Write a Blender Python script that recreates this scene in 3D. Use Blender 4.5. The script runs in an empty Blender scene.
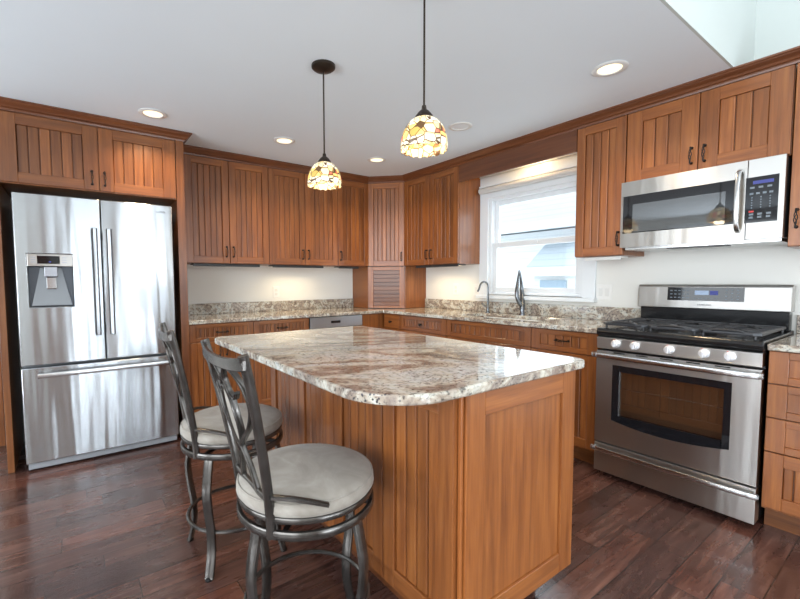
import bpy, bmesh, math, random
from mathutils import Vector, Matrix
PI = math.pi
random.seed(7)
C = bpy.context.scene.collection

# ------------------------------------------------------------------ camera
cam_d = bpy.data.cameras.new('camera')
cam = bpy.data.objects.new('camera', cam_d)
C.objects.link(cam)
F, YAW, PITCH, ROLL = 415.02, math.radians(-35.363), math.radians(-3.448), math.radians(-0.284)
fw = Vector((-math.sin(YAW)*math.cos(PITCH), math.cos(YAW)*math.cos(PITCH), math.sin(PITCH)))
rt = Vector((math.cos(YAW), math.sin(YAW), 0))
up = rt.cross(fw)
r2 = rt*math.cos(ROLL)+up*math.sin(ROLL)
u2 = -rt*math.sin(ROLL)+up*math.cos(ROLL)
M = Matrix((r2, u2, -fw)).transposed().to_4x4()
M.translation = Vector((-3.2982, -4.0754, 1.2158))
cam.matrix_world = M
cam_d.sensor_width = 36
cam_d.lens = 36*F/800
cam_d.shift_x = 33.547/800
cam_d.shift_y = 6.864/800
cam_d.clip_start = 0.05
bpy.context.scene.camera = cam

# ------------------------------------------------------------------ exposure / world / lights
vs = bpy.context.scene.view_settings
vs.view_transform = 'Standard'; vs.look = 'None'; vs.gamma = 1.0; vs.use_curve_mapping = False
vs.exposure = 1.3
W = bpy.data.worlds.new('world'); bpy.context.scene.world = W
W.use_nodes = True
bg = W.node_tree.nodes['Background']
bg.inputs['Color'].default_value = (0.86, 0.93, 1.0, 1)
bg.inputs['Strength'].default_value = 1.1

def area(name, loc, rot, sx, sy, power, col, spread=None):
    l = bpy.data.lights.new(name, 'AREA'); l.shape = 'RECTANGLE'; l.size = sx; l.size_y = sy
    l.energy = power; l.color = col
    if spread: l.spread = spread
    o = bpy.data.objects.new(name, l); C.objects.link(o); o.location = loc; o.rotation_euler = rot
    return o
# daylight at the openings behind and beside the camera, plus added fills
area('daylight_patio', (-1.9, -7.93, 1.55), (PI/2, 0, 0), 2.5, 2.6, 11, (0.70, 0.86, 1.0))
area('daylight_left', (-6.43, -2.2, 1.4), (PI/2, 0, -PI/2), 2.2, 1.5, 15, (0.88, 0.95, 1.0))
area('daylight_left_tall', (-6.43, -5.7, 1.85), (PI/2, 0, -PI/2), 3.4, 2.7, 60, (0.88, 0.95, 1.0))
area('ceiling_fill_rear', (-1.9, -7.85, .34), (PI/2+math.radians(32), 0, 0), 2.4, .3, 26, (0.82, 0.92, 1.0))  # added strip aimed upward, brightens the ceiling from the rear
area('ceiling_fill_left', (-6.38, -2.2, .74), (PI/2+math.radians(32), 0, -PI/2), 2.1, .25, 20, (0.82, 0.92, 1.0))  # second added strip, lifts the ceiling from the left side
area('vault_fill', (-3.2, -5.7, 3.93), (0, 0, 0), 5.0, 3.2, 26, (0.94, 0.98, 1.0))  # added fill panel below the closed vault, brightens bulkhead and room
area('daylight_kitchen_window', (0.16, -1.93, 1.5), (PI/2, 0, PI/2), 0.75, 0.8, 1.6, (0.86, 0.94, 1.0))

# ------------------------------------------------------------------ mesh helpers
def nrand(a=0.12): return 1.0+random.uniform(-a, a)
AX = {'x': 0, 'y': 1, 'z': 2}
class MB:
    def __init__(s): s.v = []; s.f = []; s.uv = []; s.t = []; s.m = []
    def face(s, idx, grain='z', tone=1.0, m=0, off=(0, 0), uvs=None):
        s.f.append(tuple(idx)); s.t.append(tone); s.m.append(m)
        if uvs is None:
            g = AX[grain]; o = [a for a in (0, 1, 2) if a != g]; uvs = []
            for i in idx:
                p = s.v[i]; uvs.append((p[g]+off[0], p[o[0]]+p[o[1]]+off[1]))
        s.uv.append(uvs)
    def box(s, x0, x1, y0, y1, z0, z1, grain='z', tone=None, m=0):
        if tone is None: tone = nrand()
        b = len(s.v); off = (random.uniform(0, 20), random.uniform(0, 20))
        for z in (z0, z1):
            for y in (y0, y1):
                for x in (x0, x1): s.v.append((x, y, z))
        for q in ((0, 2, 3, 1), (4, 5, 7, 6), (0, 1, 5, 4), (2, 6, 7, 3), (0, 4, 6, 2), (1, 3, 7, 5)):
            s.face([b+i for i in q], grain, tone, m, off)
        return s
    def prism(s, poly, axis, a0, a1, grain='z', tone=None, m=0):
        """poly: 2d points in the other two axes (order x,y,z minus axis)"""
        if tone is None: tone = nrand()
        b = len(s.v); n = len(poly); k = AX[axis]; off = (random.uniform(0, 20), random.uniform(0, 20))
        for a in (a0, a1):
            for p in poly:
                q = list(p); q.insert(k, a); s.v.append(tuple(q))
        s.face([b+i for i in range(n)][::-1], grain, tone, m, off)
        s.face([b+n+i for i in range(n)], grain, tone, m, off)
        for i in range(n):
            j = (i+1) % n
            s.face([b+i, b+j, b+n+j, b+n+i], grain, tone, m, off)
        return s
    def tube(s, pts, r, seg=8, m=0, caps=True, closed=False, squash=None, ref=None):
        """r: number or list; squash: (a,b) section half sizes along ref-normal frame -> rectangular-ish bar"""
        pts = [Vector(p) for p in pts]; n = len(pts); b = len(s.v)
        rs = r if isinstance(r, (list, tuple)) else [r]*n
        T = []
        for i in range(n):
            if closed: t = pts[(i+1) % n]-pts[i-1]
            else: t = pts[min(i+1, n-1)]-pts[max(i-1, 0)]
            T.append(t.normalized() if t.length > 1e-9 else Vector((0, 0, 1)))
        N = None
        for i in range(n):
            t = T[i]
            if ref is not None:
                N = (Vector(ref)-t*Vector(ref).dot(t))
                if N.length < 1e-5: N = t.orthogonal()
                N.normalize()
            elif N is None: N = t.orthogonal().normalized()
            else:
                N = (N-t*N.dot(t)); N = N.normalized() if N.length > 1e-6 else t.orthogonal().normalized()
            B = t.cross(N)
            for k in range(seg):
                a = 2*PI*(k+0.5)/seg
                if squash:
                    ca, sa = math.cos(a), math.sin(a)
                    p = pts[i]+N*(squash[0]*rs[i]*math.copysign(abs(ca)**0.5, ca))+B*(squash[1]*rs[i]*math.copysign(abs(sa)**0.5, sa))
                else: p = pts[i]+(N*math.cos(a)+B*math.sin(a))*rs[i]
                s.v.append(tuple(p))
        m_ = n if closed else n-1
        for i in range(m_):
            for k in range(seg):
                i2 = (i+1) % n; k2 = (k+1) % seg
                s.face([b+i*seg+k, b+i*seg+k2, b+i2*seg+k2, b+i2*seg+k], m=m)
        if caps and not closed:
            s.face([b+k for k in range(seg)][::-1], m=m); s.face([b+(n-1)*seg+k for k in range(seg)], m=m)
        return s
    def lathe(s, prof, c=(0, 0, 0), seg=24, m=0, axis='z', a0=0, uvb=False, scallop=None):
        b = len(s.v); n = len(prof)
        for i, (r, z) in enumerate(prof):
            for k in range(seg):
                a = 2*PI*k/seg+a0
                zz = z+(scallop(i, a) if scallop else 0)
                x, y = r*math.cos(a), r*math.sin(a)
                if axis == 'z': p = (c[0]+x, c[1]+y, c[2]+zz)
                elif axis == 'y': p = (c[0]+x, c[1]+zz, c[2]-y)
                else: p = (c[0]+zz, c[1]+x, c[2]+y)
                s.v.append(p)
        for i in range(n-1):
            for k in range(seg):
                k2 = (k+1) % seg
                uvs = [(k/seg, i/(n-1)), ((k+1)/seg, i/(n-1)), ((k+1)/seg, (i+1)/(n-1)), (k/seg, (i+1)/(n-1))] if uvb else None
                s.face([b+i*seg+k, b+i*seg+k2, b+(i+1)*seg+k2, b+(i+1)*seg+k], m=m, uvs=uvs)
        if prof[0][0] > 1e-6 and not uvb: s.face([b+k for k in range(seg)][::-1], m=m)
        if prof[-1][0] > 1e-6 and not uvb: s.face([b+(n-1)*seg+k for k in range(seg)], m=m)
        return s
    def slab(s, xs, ys, keep, z0, z1, m=0):
        idx = {}
        def vi(i, j, z):
            k = (i, j, z)
            if k not in idx: idx[k] = len(s.v); s.v.append((xs[i], ys[j], z))
            return idx[k]
        K = set((i, j) for i in range(len(xs)-1) for j in range(len(ys)-1) if keep(0.5*(xs[i]+xs[i+1]), 0.5*(ys[j]+ys[j+1])))
        for (i, j) in K:
            s.face([vi(i, j, z1), vi(i+1, j, z1), vi(i+1, j+1, z1), vi(i, j+1, z1)], m=m)
            s.face([vi(i, j, z0), vi(i, j+1, z0), vi(i+1, j+1, z0), vi(i+1, j, z0)], m=m)
            if (i, j-1) not in K: s.face([vi(i, j, z0), vi(i+1, j, z0), vi(i+1, j, z1), vi(i, j, z1)], m=m)
            if (i, j+1) not in K: s.face([vi(i+1, j+1, z0), vi(i, j+1, z0), vi(i, j+1, z1), vi(i+1, j+1, z1)], m=m)
            if (i-1, j) not in K: s.face([vi(i, j+1, z0), vi(i, j, z0), vi(i, j, z1), vi(i, j+1, z1)], m=m)
            if (i+1, j) not in K: s.face([vi(i+1, j, z0), vi(i+1, j+1, z0), vi(i+1, j+1, z1), vi(i+1, j, z1)], m=m)
        return s
    def build(s, name, mats, parent=None, bevel=0, smooth=False, label=None, segs=2, fix=True):
        me = bpy.data.meshes.new(name)
        me.from_pydata(s.v, [], s.f)
        me.uv_layers.new(name='UVMap')
        me.color_attributes.new('tone', 'FLOAT_COLOR', 'CORNER')
        i = 0; uvd = []; cd = []
        for f, uvs, t in zip(s.f, s.uv, s.t):
            for uv in uvs: uvd += [uv[0], uv[1]]; cd += [t, t, t, 1]
        me.uv_layers['UVMap'].data.foreach_set('uv', uvd); me.color_attributes['tone'].data.foreach_set('color', cd)
        if not isinstance(mats, (list, tuple)): mats = [mats]
        for m in mats: me.materials.append(m)
        me.polygons.foreach_set('material_index', s.m)
        if fix:
            bm = bmesh.new(); bm.from_mesh(me); bmesh.ops.recalc_face_normals(bm, faces=bm.faces); bm.to_mesh(me); bm.free()
        if smooth: me.shade_smooth()
        o = bpy.data.objects.new(name, me); C.objects.link(o)
        if smooth: me.set_sharp_from_angle(angle=math.radians(40))
        if bevel:
            b = o.modifiers.new('bevel', 'BEVEL'); b.width = bevel; b.segments = segs; b.limit_method = 'ANGLE'; b.angle_limit = math.radians(40)
            b.harden_normals = False
        if parent: o.parent = parent
        if label: o['label'] = label
        return o

def tag(o, label, cat, group=None):
    o['label'] = label; o['category'] = cat
    if group: o['group'] = group
    return o
def thing(name, label, cat, loc=(0, 0, 0), deg=0, group=None):
    o = bpy.data.objects.new(name, None); C.objects.link(o); o.empty_display_size = .1
    o.location = loc; o.rotation_euler = (0, 0, math.radians(deg))
    return tag(o, label, cat, group)
def struct(o): o['kind'] = 'structure'; return o
def copy_tree(o, parent=None):
    c = o.copy(); C.objects.link(c); c.parent = parent
    for ch in list(o.children): copy_tree(ch, c)
    return c
def catmull(P, n=6, closed=False):
    P = [Vector(p) for p in P]; out = []; L = len(P)
    for i in range(L if closed else L-1):
        if closed: a, b, c, d = P[i-1], P[i], P[(i+1) % L], P[(i+2) % L]
        else: a, b, c, d = P[max(i-1, 0)], P[i], P[i+1], P[min(i+2, L-1)]
        for k in range(n):
            t = k/n
            out.append(0.5*((2*b)+(c-a)*t+(2*a-5*b+4*c-d)*t*t+(3*b-a-3*c+d)*t*t*t))
    if not closed: out.append(P[-1])
    return out

# ------------------------------------------------------------------ materials
def newmat(name):
    m = bpy.data.materials.new(name); m.use_nodes = True
    return m, m.node_tree.nodes, m.node_tree.links, m.node_tree.nodes['Principled BSDF']
def plain(name, col, rough=.5, metal=0, **kw):
    m, N, L, P = newmat(name)
    P.inputs['Base Color'].default_value = (*col, 1); P.inputs['Roughness'].default_value = rough; P.inputs['Metallic'].default_value = metal
    for k, v in kw.items(): P.inputs[k.replace('_', ' ')].default_value = v
    return m
def ramp(N, stops, interp='LINEAR'):
    r = N.new('ShaderNodeValToRGB'); e = r.color_ramp.elements; r.color_ramp.interpolation = interp
    while len(e) > 1: e.remove(e[-1])
    e[0].position = stops[0][0]; e[0].color = (*stops[0][1], 1)
    for p, c in stops[1:]:
        x = e.new(p); x.color = (*c, 1)
    return r
def mixc(N, L, a, b, fac, mode='MIX'):
    m = N.new('ShaderNodeMix'); m.data_type = 'RGBA'; m.blend_type = mode
    for s, v in ((m.inputs[6], a), (m.inputs[7], b), (m.inputs[0], fac)):
        if hasattr(v, 'links') or hasattr(v, 'is_linked'): L.new(v, s)
        elif isinstance(v, tuple): s.default_value = (*v, 1)
        else: s.default_value = v
    return m.outputs[2]
def noise(N, L, vec, scale, detail=4, rough=.6, dist=0):
    n = N.new('ShaderNodeTexNoise'); n.inputs['Scale'].default_value = scale; n.inputs['Detail'].default_value = detail
    n.inputs['Roughness'].default_value = rough; n.inputs['Distortion'].default_value = dist
    if vec: L.new(vec, n.inputs['Vector'])
    return n
def mapping(N, L, vec, scale=(1, 1, 1), loc=(0, 0, 0), rot=(0, 0, 0)):
    m = N.new('ShaderNodeMapping'); m.inputs['Scale'].default_value = scale; m.inputs['Location'].default_value = loc; m.inputs['Rotation'].default_value = rot
    L.new(vec, m.inputs['Vector']); return m.outputs[0]
def bump(N, L, h, P, strength=.2, dist=.01):
    b = N.new('ShaderNodeBump'); b.inputs['Strength'].default_value = strength; b.inputs['Distance'].default_value = dist
    L.new(h, b.inputs['Height']); L.new(b.outputs[0], P.inputs['Normal']); return b

def wood_mat(name, dark, mid, light, rough=.32):
    m, N, L, P = newmat(name)
    tc = N.new('ShaderNodeTexCoord')
    n1 = noise(N, L, mapping(N, L, tc.outputs['UV'], (1.3, 22, 1)), 1.6, 5, .6, .25)
    n2 = noise(N, L, mapping(N, L, tc.outputs['UV'], (1.2, 6, 1)), 1.5, 3, .5, .4)
    n3 = noise(N, L, mapping(N, L, tc.outputs['UV'], (7, 160, 1)), 1.0, 2, .5)
    r1 = ramp(N, [(.24, dark), (.5, mid), (.76, light)])
    L.new(n1.outputs[0], r1.inputs[0])
    r2_ = ramp(N, [(.3, (.84, .80, .77)), (.62, (1.06, 1.05, 1.03))])
    L.new(n2.outputs[0], r2_.inputs[0])
    c = mixc(N, L, r1.outputs[0], r2_.outputs[0], 1.0, 'MULTIPLY')
    r3 = ramp(N, [(.3, (.82, .8, .78)), (.5, (1, 1, 1))]); L.new(n3.outputs[0], r3.inputs[0])
    c = mixc(N, L, c, r3.outputs[0], .7, 'MULTIPLY')
    at = N.new('ShaderNodeAttribute'); at.attribute_name = 'tone'
    c = mixc(N, L, c, at.outputs['Color'], 1.0, 'MULTIPLY')
    L.new(c, P.inputs['Base Color']); P.inputs['Roughness'].default_value = rough
    P.inputs['Coat Weight'].default_value = .25; P.inputs['Coat Roughness'].default_value = .18
    bump(N, L, n3.outputs[0], P, .08, .002)
    return m
WOOD = wood_mat('cherry_wood', (.150, .046, .012), (.258, .084, .021), (.35, .130, .034))
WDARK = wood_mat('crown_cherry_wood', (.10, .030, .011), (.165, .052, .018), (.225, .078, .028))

def steel_mat(name, base=(.62, .61, .60), rough=.3, wave=0.0, ws=(7, 7, .6), aniso=.85):
    m, N, L, P = newmat(name)
    P.inputs['Metallic'].default_value = 1; P.inputs['Base Color'].default_value = (*base, 1)
    P.inputs['Roughness'].default_value = rough; P.inputs['Anisotropic'].default_value = aniso
    tg = N.new('ShaderNodeTangent'); tg.direction_type = 'UV_MAP'; tg.uv_map = 'UVMap'; L.new(tg.outputs[0], P.inputs['Tangent'])
    tc = N.new('ShaderNodeTexCoord')
    if wave:
        nw = noise(N, L, mapping(N, L, tc.outputs['Object'], ws), 1, 2, .5, .3)
        bump(N, L, nw.outputs[0], P, 1.0, wave)
    return m
STEEL = steel_mat('brushed_stainless', base=(.48, .465, .445), rough=.33, wave=.003)
STEELF = steel_mat('fridge_stainless', base=(.46, .475, .49), rough=.26, wave=.012, ws=(5.5, 5.5, .5))
STEELB = steel_mat('bright_stainless', base=(.62, .62, .62), rough=.22, aniso=.5)
CHROME = plain('chrome', (.55, .56, .58), .12, 1)
GUNM = plain('dark_chrome_steel', (.16, .17, .18), .2, .9)
BLACKM = plain('black_iron', (.018, .016, .015), .42, .6)
BRONZE = plain('oil_rubbed_bronze', (.05, .038, .03), .38, .8)
BLACK = plain('black_enamel', (.012, .012, .013), .18)
BLACKG = plain('black_glass', (.010, .010, .012), .04)
DARKP = plain('dark_plastic', (.03, .03, .032), .4)
GREYP = plain('grey_plastic', (.30, .31, .33), .35)
WHITEP = plain('white_plastic', (.82, .81, .78), .35)
KNOB = plain('knob_metal', (.80, .80, .82), .25, .35)
MARK = plain('keypad_print', (.15, .18, .21), .5)
REDM = plain('red_print', (.6, .04, .04), .5)
CAST = plain('cast_iron', (.035, .036, .04), .35, .2)
WPAINT = plain('white_trim_paint', (.80, .83, .85), .3)
SINKM = plain('sink_ceramic', (.85, .85, .82), .15)

def wall_mat(name, col, rough=.6):
    m, N, L, P = newmat(name); tc = N.new('ShaderNodeTexCoord')
    n = noise(N, L, tc.outputs['Object'], 1.2, 3, .5)
    r = ramp(N, [(.3, tuple(c*.97 for c in col)), (.7, col)]); L.new(n.outputs[0], r.inputs[0]); L.new(r.outputs[0], P.inputs['Base Color'])
    n2 = noise(N, L, tc.outputs['Object'], 220, 2, .5); bump(N, L, n2.outputs[0], P, .05, .001)
    P.inputs['Roughness'].default_value = rough
    return m
WALL = wall_mat('cream_wall_paint', (.80, .79, .745))
CEIL = wall_mat('ceiling_paint', (.84, .90, .95), .75)
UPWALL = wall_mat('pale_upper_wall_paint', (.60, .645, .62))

def floor_mat():
    m, N, L, P = newmat('dark_scraped_hardwood')
    tc = N.new('ShaderNodeTexCoord'); sp = N.new('ShaderNodeSeparateXYZ'); L.new(tc.outputs['Object'], sp.inputs[0])
    def math_(op, a, b=None):
        n = N.new('ShaderNodeMath'); n.operation = op
        for i, v in enumerate((a, b)):
            if v is None: continue
            if isinstance(v, (int, float)): n.inputs[i].default_value = v
            else: L.new(v, n.inputs[i])
        return n.outputs[0]
    pw = .127; pl = .85
    ry = math_('DIVIDE', math_('ADD', sp.outputs[1], .032), pw); row = math_('FLOOR', ry); fy = math_('FRACT', ry)
    wn = N.new('ShaderNodeTexWhiteNoise'); wn.noise_dimensions = '1D'; L.new(row, wn.inputs['W'])
    xo = math_('ADD', math_('DIVIDE', sp.outputs[0], pl), math_('MULTIPLY', wn.outputs[0], 7.3))
    colm = math_('FLOOR', xo); fx = math_('FRACT', xo)
    cb = N.new('ShaderNodeCombineXYZ'); L.new(row, cb.inputs[0]); L.new(colm, cb.inputs[1])
    w2 = N.new('ShaderNodeTexWhiteNoise'); w2.noise_dimensions = '3D'; L.new(cb.outputs[0], w2.inputs['Vector'])
    # grain, offset per plank
    va = N.new('ShaderNodeVectorMath'); va.operation = 'MULTIPLY_ADD'; L.new(w2.outputs['Color'], va.inputs[0]); va.inputs[1].default_value = (9, 9, 9); L.new(tc.outputs['Object'], va.inputs[2])
    g = noise(N, L, mapping(N, L, va.outputs[0], (3, 34, 1)), 1.2, 6, .65, .15)
    blot = noise(N, L, mapping(N, L, va.outputs[0], (2.2, 7, 1)), 1.4, 4, .6, .2)
    r = ramp(N, [(.25, (.042, .020, .016)), (.5, (.090, .040, .031)), (.75, (.165, .086, .066))]); L.new(g.outputs[0], r.inputs[0])
    rt_ = ramp(N, [(0, (.66, .68, .72)), (.5, (.95, .95, .95)), (.8, (1.12, 1.08, 1.04)), (1, (1.5, 1.2, 1.02))]); L.new(w2.outputs['Value'], rt_.inputs[0])
    c = mixc(N, L, r.outputs[0], rt_.outputs[0], 1.0, 'MULTIPLY')
    rb = ramp(N, [(.3, (.70, .68, .68)), (.65, (1.12, 1.10, 1.10))]); L.new(blot.outputs[0], rb.inputs[0])
    c = mixc(N, L, c, rb.outputs[0], 1.0, 'MULTIPLY')
    # seams
    e1 = math_('MINIMUM', fy, math_('SUBTRACT', 1, fy)); e2 = math_('MINIMUM', fx, math_('SUBTRACT', 1, fx))
    s1 = math_('SMOOTHSTEP', e1, 0) if False else math_('GREATER_THAN', e1, .016)
    s2 = math_('GREATER_THAN', e2, .0022)
    sm = math_('MULTIPLY', s1, s2)
    c = mixc(N, L, (.012, .007, .006), c, sm)
    L.new(c, P.inputs['Base Color'])
    # hand scraped waves across the grain
    sc = noise(N, L, mapping(N, L, va.outputs[0], (26, 5, 1)), 1.2, 3, .5, .4)
    fine = noise(N, L, mapping(N, L, va.outputs[0], (8, 90, 1)), 1.5, 3, .5)
    h = math_('ADD', math_('MULTIPLY', sc.outputs[0], .8), math_('MULTIPLY', fine.outputs[0], .35))
    h = math_('ADD', h, math_('MULTIPLY', sm, .8))
    bump(N, L, h, P, .42, .004)
    rr = ramp(N, [(.3, (.17,)*3), (.7, (.36,)*3)]); L.new(blot.outputs[0], rr.inputs[0]); L.new(rr.outputs[0], P.inputs['Roughness'])
    P.inputs['Coat Weight'].default_value = .6; P.inputs['Coat Roughness'].default_value = .13
    return m
FLOOR = floor_mat()

def granite_mat(name, scale=1.0, rot=.5, patch=1.0, spk=.50):
    m, N, L, P = newmat(name); tc = N.new('ShaderNodeTexCoord')
    v = mapping(N, L, tc.outputs['Object'], (1, 1, 1), (0, 0, 0), (0, 0, rot))
    big = noise(N, L, mapping(N, L, v, (1.9*scale, 4.0*scale, 3.5*scale)), 1.2, 6, .66, 1.9)
    r = ramp(N, [(.38, (.60, .61, .59)), (.47, (.62, .585, .50)), (.52, (.42, .35, .285)), (.58, (.25, .195, .165)), (.64, (.42, .37, .32)), (.70, (.62, .58, .50))])
    L.new(big.outputs[0], r.inputs[0])
    c = mixc(N, L, (.57, .55, .49), r.outputs[0], patch)
    mid = noise(N, L, v, 16, 5, .7, .8)
    rm = ramp(N, [(.32, (.50, .47, .43)), (.45, (.95, .93, .9)), (.6, (1.06, 1.06, 1.04)), (.72, (.72, .64, .52))]); L.new(mid.outputs[0], rm.inputs[0])
    c = mixc(N, L, c, rm.outputs[0], .85, 'MULTIPLY')
    sp = noise(N, L, v, 62, 3, .65, .3)
    rs = ramp(N, [(.34, (.13, .13, .14)), (.43, (.85, .85, .86)), (.60, (1.04, 1.04, 1.04))]); L.new(sp.outputs[0], rs.inputs[0])
    c = mixc(N, L, c, rs.outputs[0], .85, 'MULTIPLY')
    vo = N.new('ShaderNodeTexVoronoi'); vo.inputs['Scale'].default_value = 75; L.new(v, vo.inputs['Vector'])
    cl = noise(N, L, v, 5.5, 3, .5)
    rc = ramp(N, [(spk, (0, 0, 0)), (spk+.10, (1, 1, 1))]); L.new(cl.outputs[0], rc.inputs[0])
    rv = ramp(N, [(.22, (1, 1, 1)), (.32, (0, 0, 0))]); L.new(vo.outputs['Distance'], rv.inputs[0])
    mk = mixc(N, L, rc.outputs[0], rv.outputs[0], 1.0, 'MULTIPLY')
    c = mixc(N, L, c, (.07, .065, .07), mk)
    L.new(c, P.inputs['Base Color']); P.inputs['Roughness'].default_value = .07
    P.inputs['Coat Weight'].default_value = .3; P.inputs['Coat Roughness'].default_value = .03
    return m
GRAN_I = granite_mat('island_granite', .75, .45)
GRAN = granite_mat('counter_granite', 2.4, 1.1, .95, .38)

def suede_mat():
    m, N, L, P = newmat('taupe_microsuede'); tc = N.new('ShaderNodeTexCoord')
    n = noise(N, L, tc.outputs['Object'], 7, 5, .6, 1.2)
    r = ramp(N, [(.3, (.235, .205, .17)), (.55, (.31, .275, .235)), (.75, (.39, .355, .31))]); L.new(n.outputs[0], r.inputs[0]); L.new(r.outputs[0], P.inputs['Base Color'])
    P.inputs['Roughness'].default_value = .85; P.inputs['Sheen Weight'].default_value = .2
    n2 = noise(N, L, tc.outputs['Object'], 60, 3, .6); bump(N, L, n2.outputs[0], P, .15, .002)
    return m
SUEDE = suede_mat()
def iron_mat():
    m, N, L, P = newmat('aged_pewter_metal'); tc = N.new('ShaderNodeTexCoord')
    n = noise(N, L, tc.outputs['Object'], 14, 4, .6)
    r = ramp(N, [(.3, (.060, .053, .048)), (.7, (.15, .138, .128))]); L.new(n.outputs[0], r.inputs[0]); L.new(r.outputs[0], P.inputs['Base Color'])
    P.inputs['Metallic'].default_value = .8; P.inputs['Roughness'].default_value = .22
    return m
PEWTER = iron_mat()

def glass_mat(name, tint=(1, 1, 1), refl=.08):
    m, N, L, P = newmat(name); N.remove(P)
    out = [n for n in N if n.type == 'OUTPUT_MATERIAL'][0]
    t = N.new('ShaderNodeBsdfTransparent'); t.inputs[0].default_value = (*tint, 1)
    g = N.new('ShaderNodeBsdfGlossy'); g.inputs['Roughness'].default_value = .02
    mx = N.new('ShaderNodeMixShader'); mx.inputs[0].default_value = refl
    L.new(t.outputs[0], mx.inputs[1]); L.new(g.outputs[0], mx.inputs[2]); L.new(mx.outputs[0], out.inputs[0])
    return m
GLASS = glass_mat('window_glass', (.97, .99, 1), .05)
OVENG = glass_mat('oven_glass', (.80, .76, .72), .2)
MICG = glass_mat('microwave_glass', (.10, .10, .11), .16)

def emis(name, col, s):
    m, N, L, P = newmat(name); P.inputs['Base Color'].default_value = (*col, 1)
    P.inputs['Emission Color'].default_value = (*col, 1); P.inputs['Emission Strength'].default_value = s
    return m
E_CAN = emis('can_light_glow', (1, .84, .56), .6)
E_UC = emis('undercabinet_glow', (1, .80, .52), .4)
E_LCD = emis('blue_display', (.03, .04, .20), .12)
E_LCD2 = emis('pale_display', (.22, .28, .38), .25)

def shade_mat():
    m, N, L, P = newmat('stained_glass'); tc = N.new('ShaderNodeTexCoord')
    v = mapping(N, L, tc.outputs['UV'], (17, 5.4, 1))
    vo = N.new('ShaderNodeTexVoronoi'); vo.inputs['Scale'].default_value = 1; vo.inputs['Randomness'].default_value = .75; L.new(v, vo.inputs['Vector'])
    ve = N.new('ShaderNodeTexVoronoi'); ve.feature = 'DISTANCE_TO_EDGE'; ve.inputs['Randomness'].default_value = .75; L.new(v, ve.inputs['Vector']); ve.inputs['Scale'].default_value = 1
    sx = N.new('ShaderNodeSeparateColor'); L.new(vo.outputs['Color'], sx.inputs[0])
    warm = ramp(N, [(0, (1, .58, .16)), (.3, (.85, .16, .08)), (.42, (1, .70, .28)), (.60, (.50, .33, .08)), (.68, (1, .76, .40))], 'CONSTANT'); L.new(sx.outputs[0], warm.inputs[0])
    cream = ramp(N, [(0, (1, .82, .50)), (.4, (1, .74, .36)), (.7, (1, .88, .62))], 'CONSTANT'); L.new(sx.outputs[1], cream.inputs[0])
    su = N.new('ShaderNodeSeparateXYZ'); L.new(tc.outputs['UV'], su.inputs[0])
    band = ramp(N, [(0, (0, 0, 0)), (.20, (1, 1, 1)), (.50, (0, 0, 0))], 'CONSTANT'); L.new(su.outputs[1], band.inputs[0])
    c = mixc(N, L, cream.outputs[0], warm.outputs[0], band.outputs[0])
    lead = ramp(N, [(.03, (0, 0, 0)), (.07, (1, 1, 1))]); L.new(ve.outputs['Distance'], lead.inputs[0])
    c = mixc(N, L, (.10, .05, .02), c, lead.outputs[0])
    L.new(c, P.inputs['Base Color']); L.new(c, P.inputs['Emission Color']); P.inputs['Emission Strength'].default_value = .28
    P.inputs['Roughness'].default_value = .2
    return m
SHADE = shade_mat()

# ------------------------------------------------------------------ room shell
ZC = 2.345; XL = -6.5; YR = -8.0; YE = -3.35; ZV = 4.0
# window opening (kitchen)
WY0, WY1, WZ0, WZ1 = -2.39, -1.475, 1.085, 2.0
struct(MB().box(XL-.1, .1, YR-.1, .1, -.1, 0, tone=1).build('floor', FLOOR))
struct(MB().box(XL, .1, 0, .1, 0, ZV, tone=1).build('wall_back', WALL))
w = MB()
w.slab([0, 1], [0, 1], lambda x, y: False, 0, 1)
for (y0, y1, z0, z1) in ((WY1, 0, 0, ZV), (YR, WY0, 0, ZV), (WY0, WY1, 0, WZ0), (WY0, WY1, WZ1, ZV)):
    w.box(0, .12, y0, y1, z0, z1, tone=1)
wr = struct(w.build('wall_right', WALL))
w = MB()
for (y0, y1, z0, z1) in ((YR, -7.5, 0, ZV), (-3.9, -3.4, 0, ZV), (-1.0, 0, 0, ZV), (-7.5, -3.9, 0, .4), (-7.5, -3.9, 3.3, ZV), (-3.4, -1.0, 0, .6), (-3.4, -1.0, 2.2, ZV)):
    w.box(XL-.1, XL, y0, y1, z0, z1, tone=1)
struct(w.build('wall_left', WALL))
w = MB()
for (x0, x1, z0, z1) in ((XL, -3.2, 0, ZV), (-.6, .1, 0, ZV), (-3.2, -.6, 0, .2), (-3.2, -.6, 2.9, ZV)):
    w.box(x0, x1, YR-.1, YR, z0, z1, tone=1)
struct(w.build('wall_rear', WALL))
struct(MB().box(XL, 0, YE+.012, 0, ZC, ZC+.1, tone=1).build('ceiling', CEIL))
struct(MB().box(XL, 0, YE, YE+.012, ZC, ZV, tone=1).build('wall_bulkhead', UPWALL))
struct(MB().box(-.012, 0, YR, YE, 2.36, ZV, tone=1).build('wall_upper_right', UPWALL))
struct(MB().box(XL-.1, .1, YR-.1, YE+.1, ZV, ZV+.1, tone=1).build('ceiling_vault', CEIL))

def rect_frame(mb, ax, a, t, u0, u1, v0, v1, w, grain=None):
    """frame of 4 bars in a plane; ax = thin axis 'x' or 'y', a..a+t thickness, u horizontal, v vertical"""
    def bx(ua, ub, va, vb, g):
        if ax == 'x': mb.box(a, a+t, ua, ub, va, vb, g)
        else: mb.box(ua, ub, a, a+t, va, vb, g)
    h = 'y' if ax == 'x' else 'x'
    bx(u0, u0+w, v0, v1, 'z'); bx(u1-w, u1, v0, v1, 'z'); bx(u0+w, u1-w, v0, v0+w, h); bx(u0+w, u1-w, v1-w, v1, h)
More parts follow.
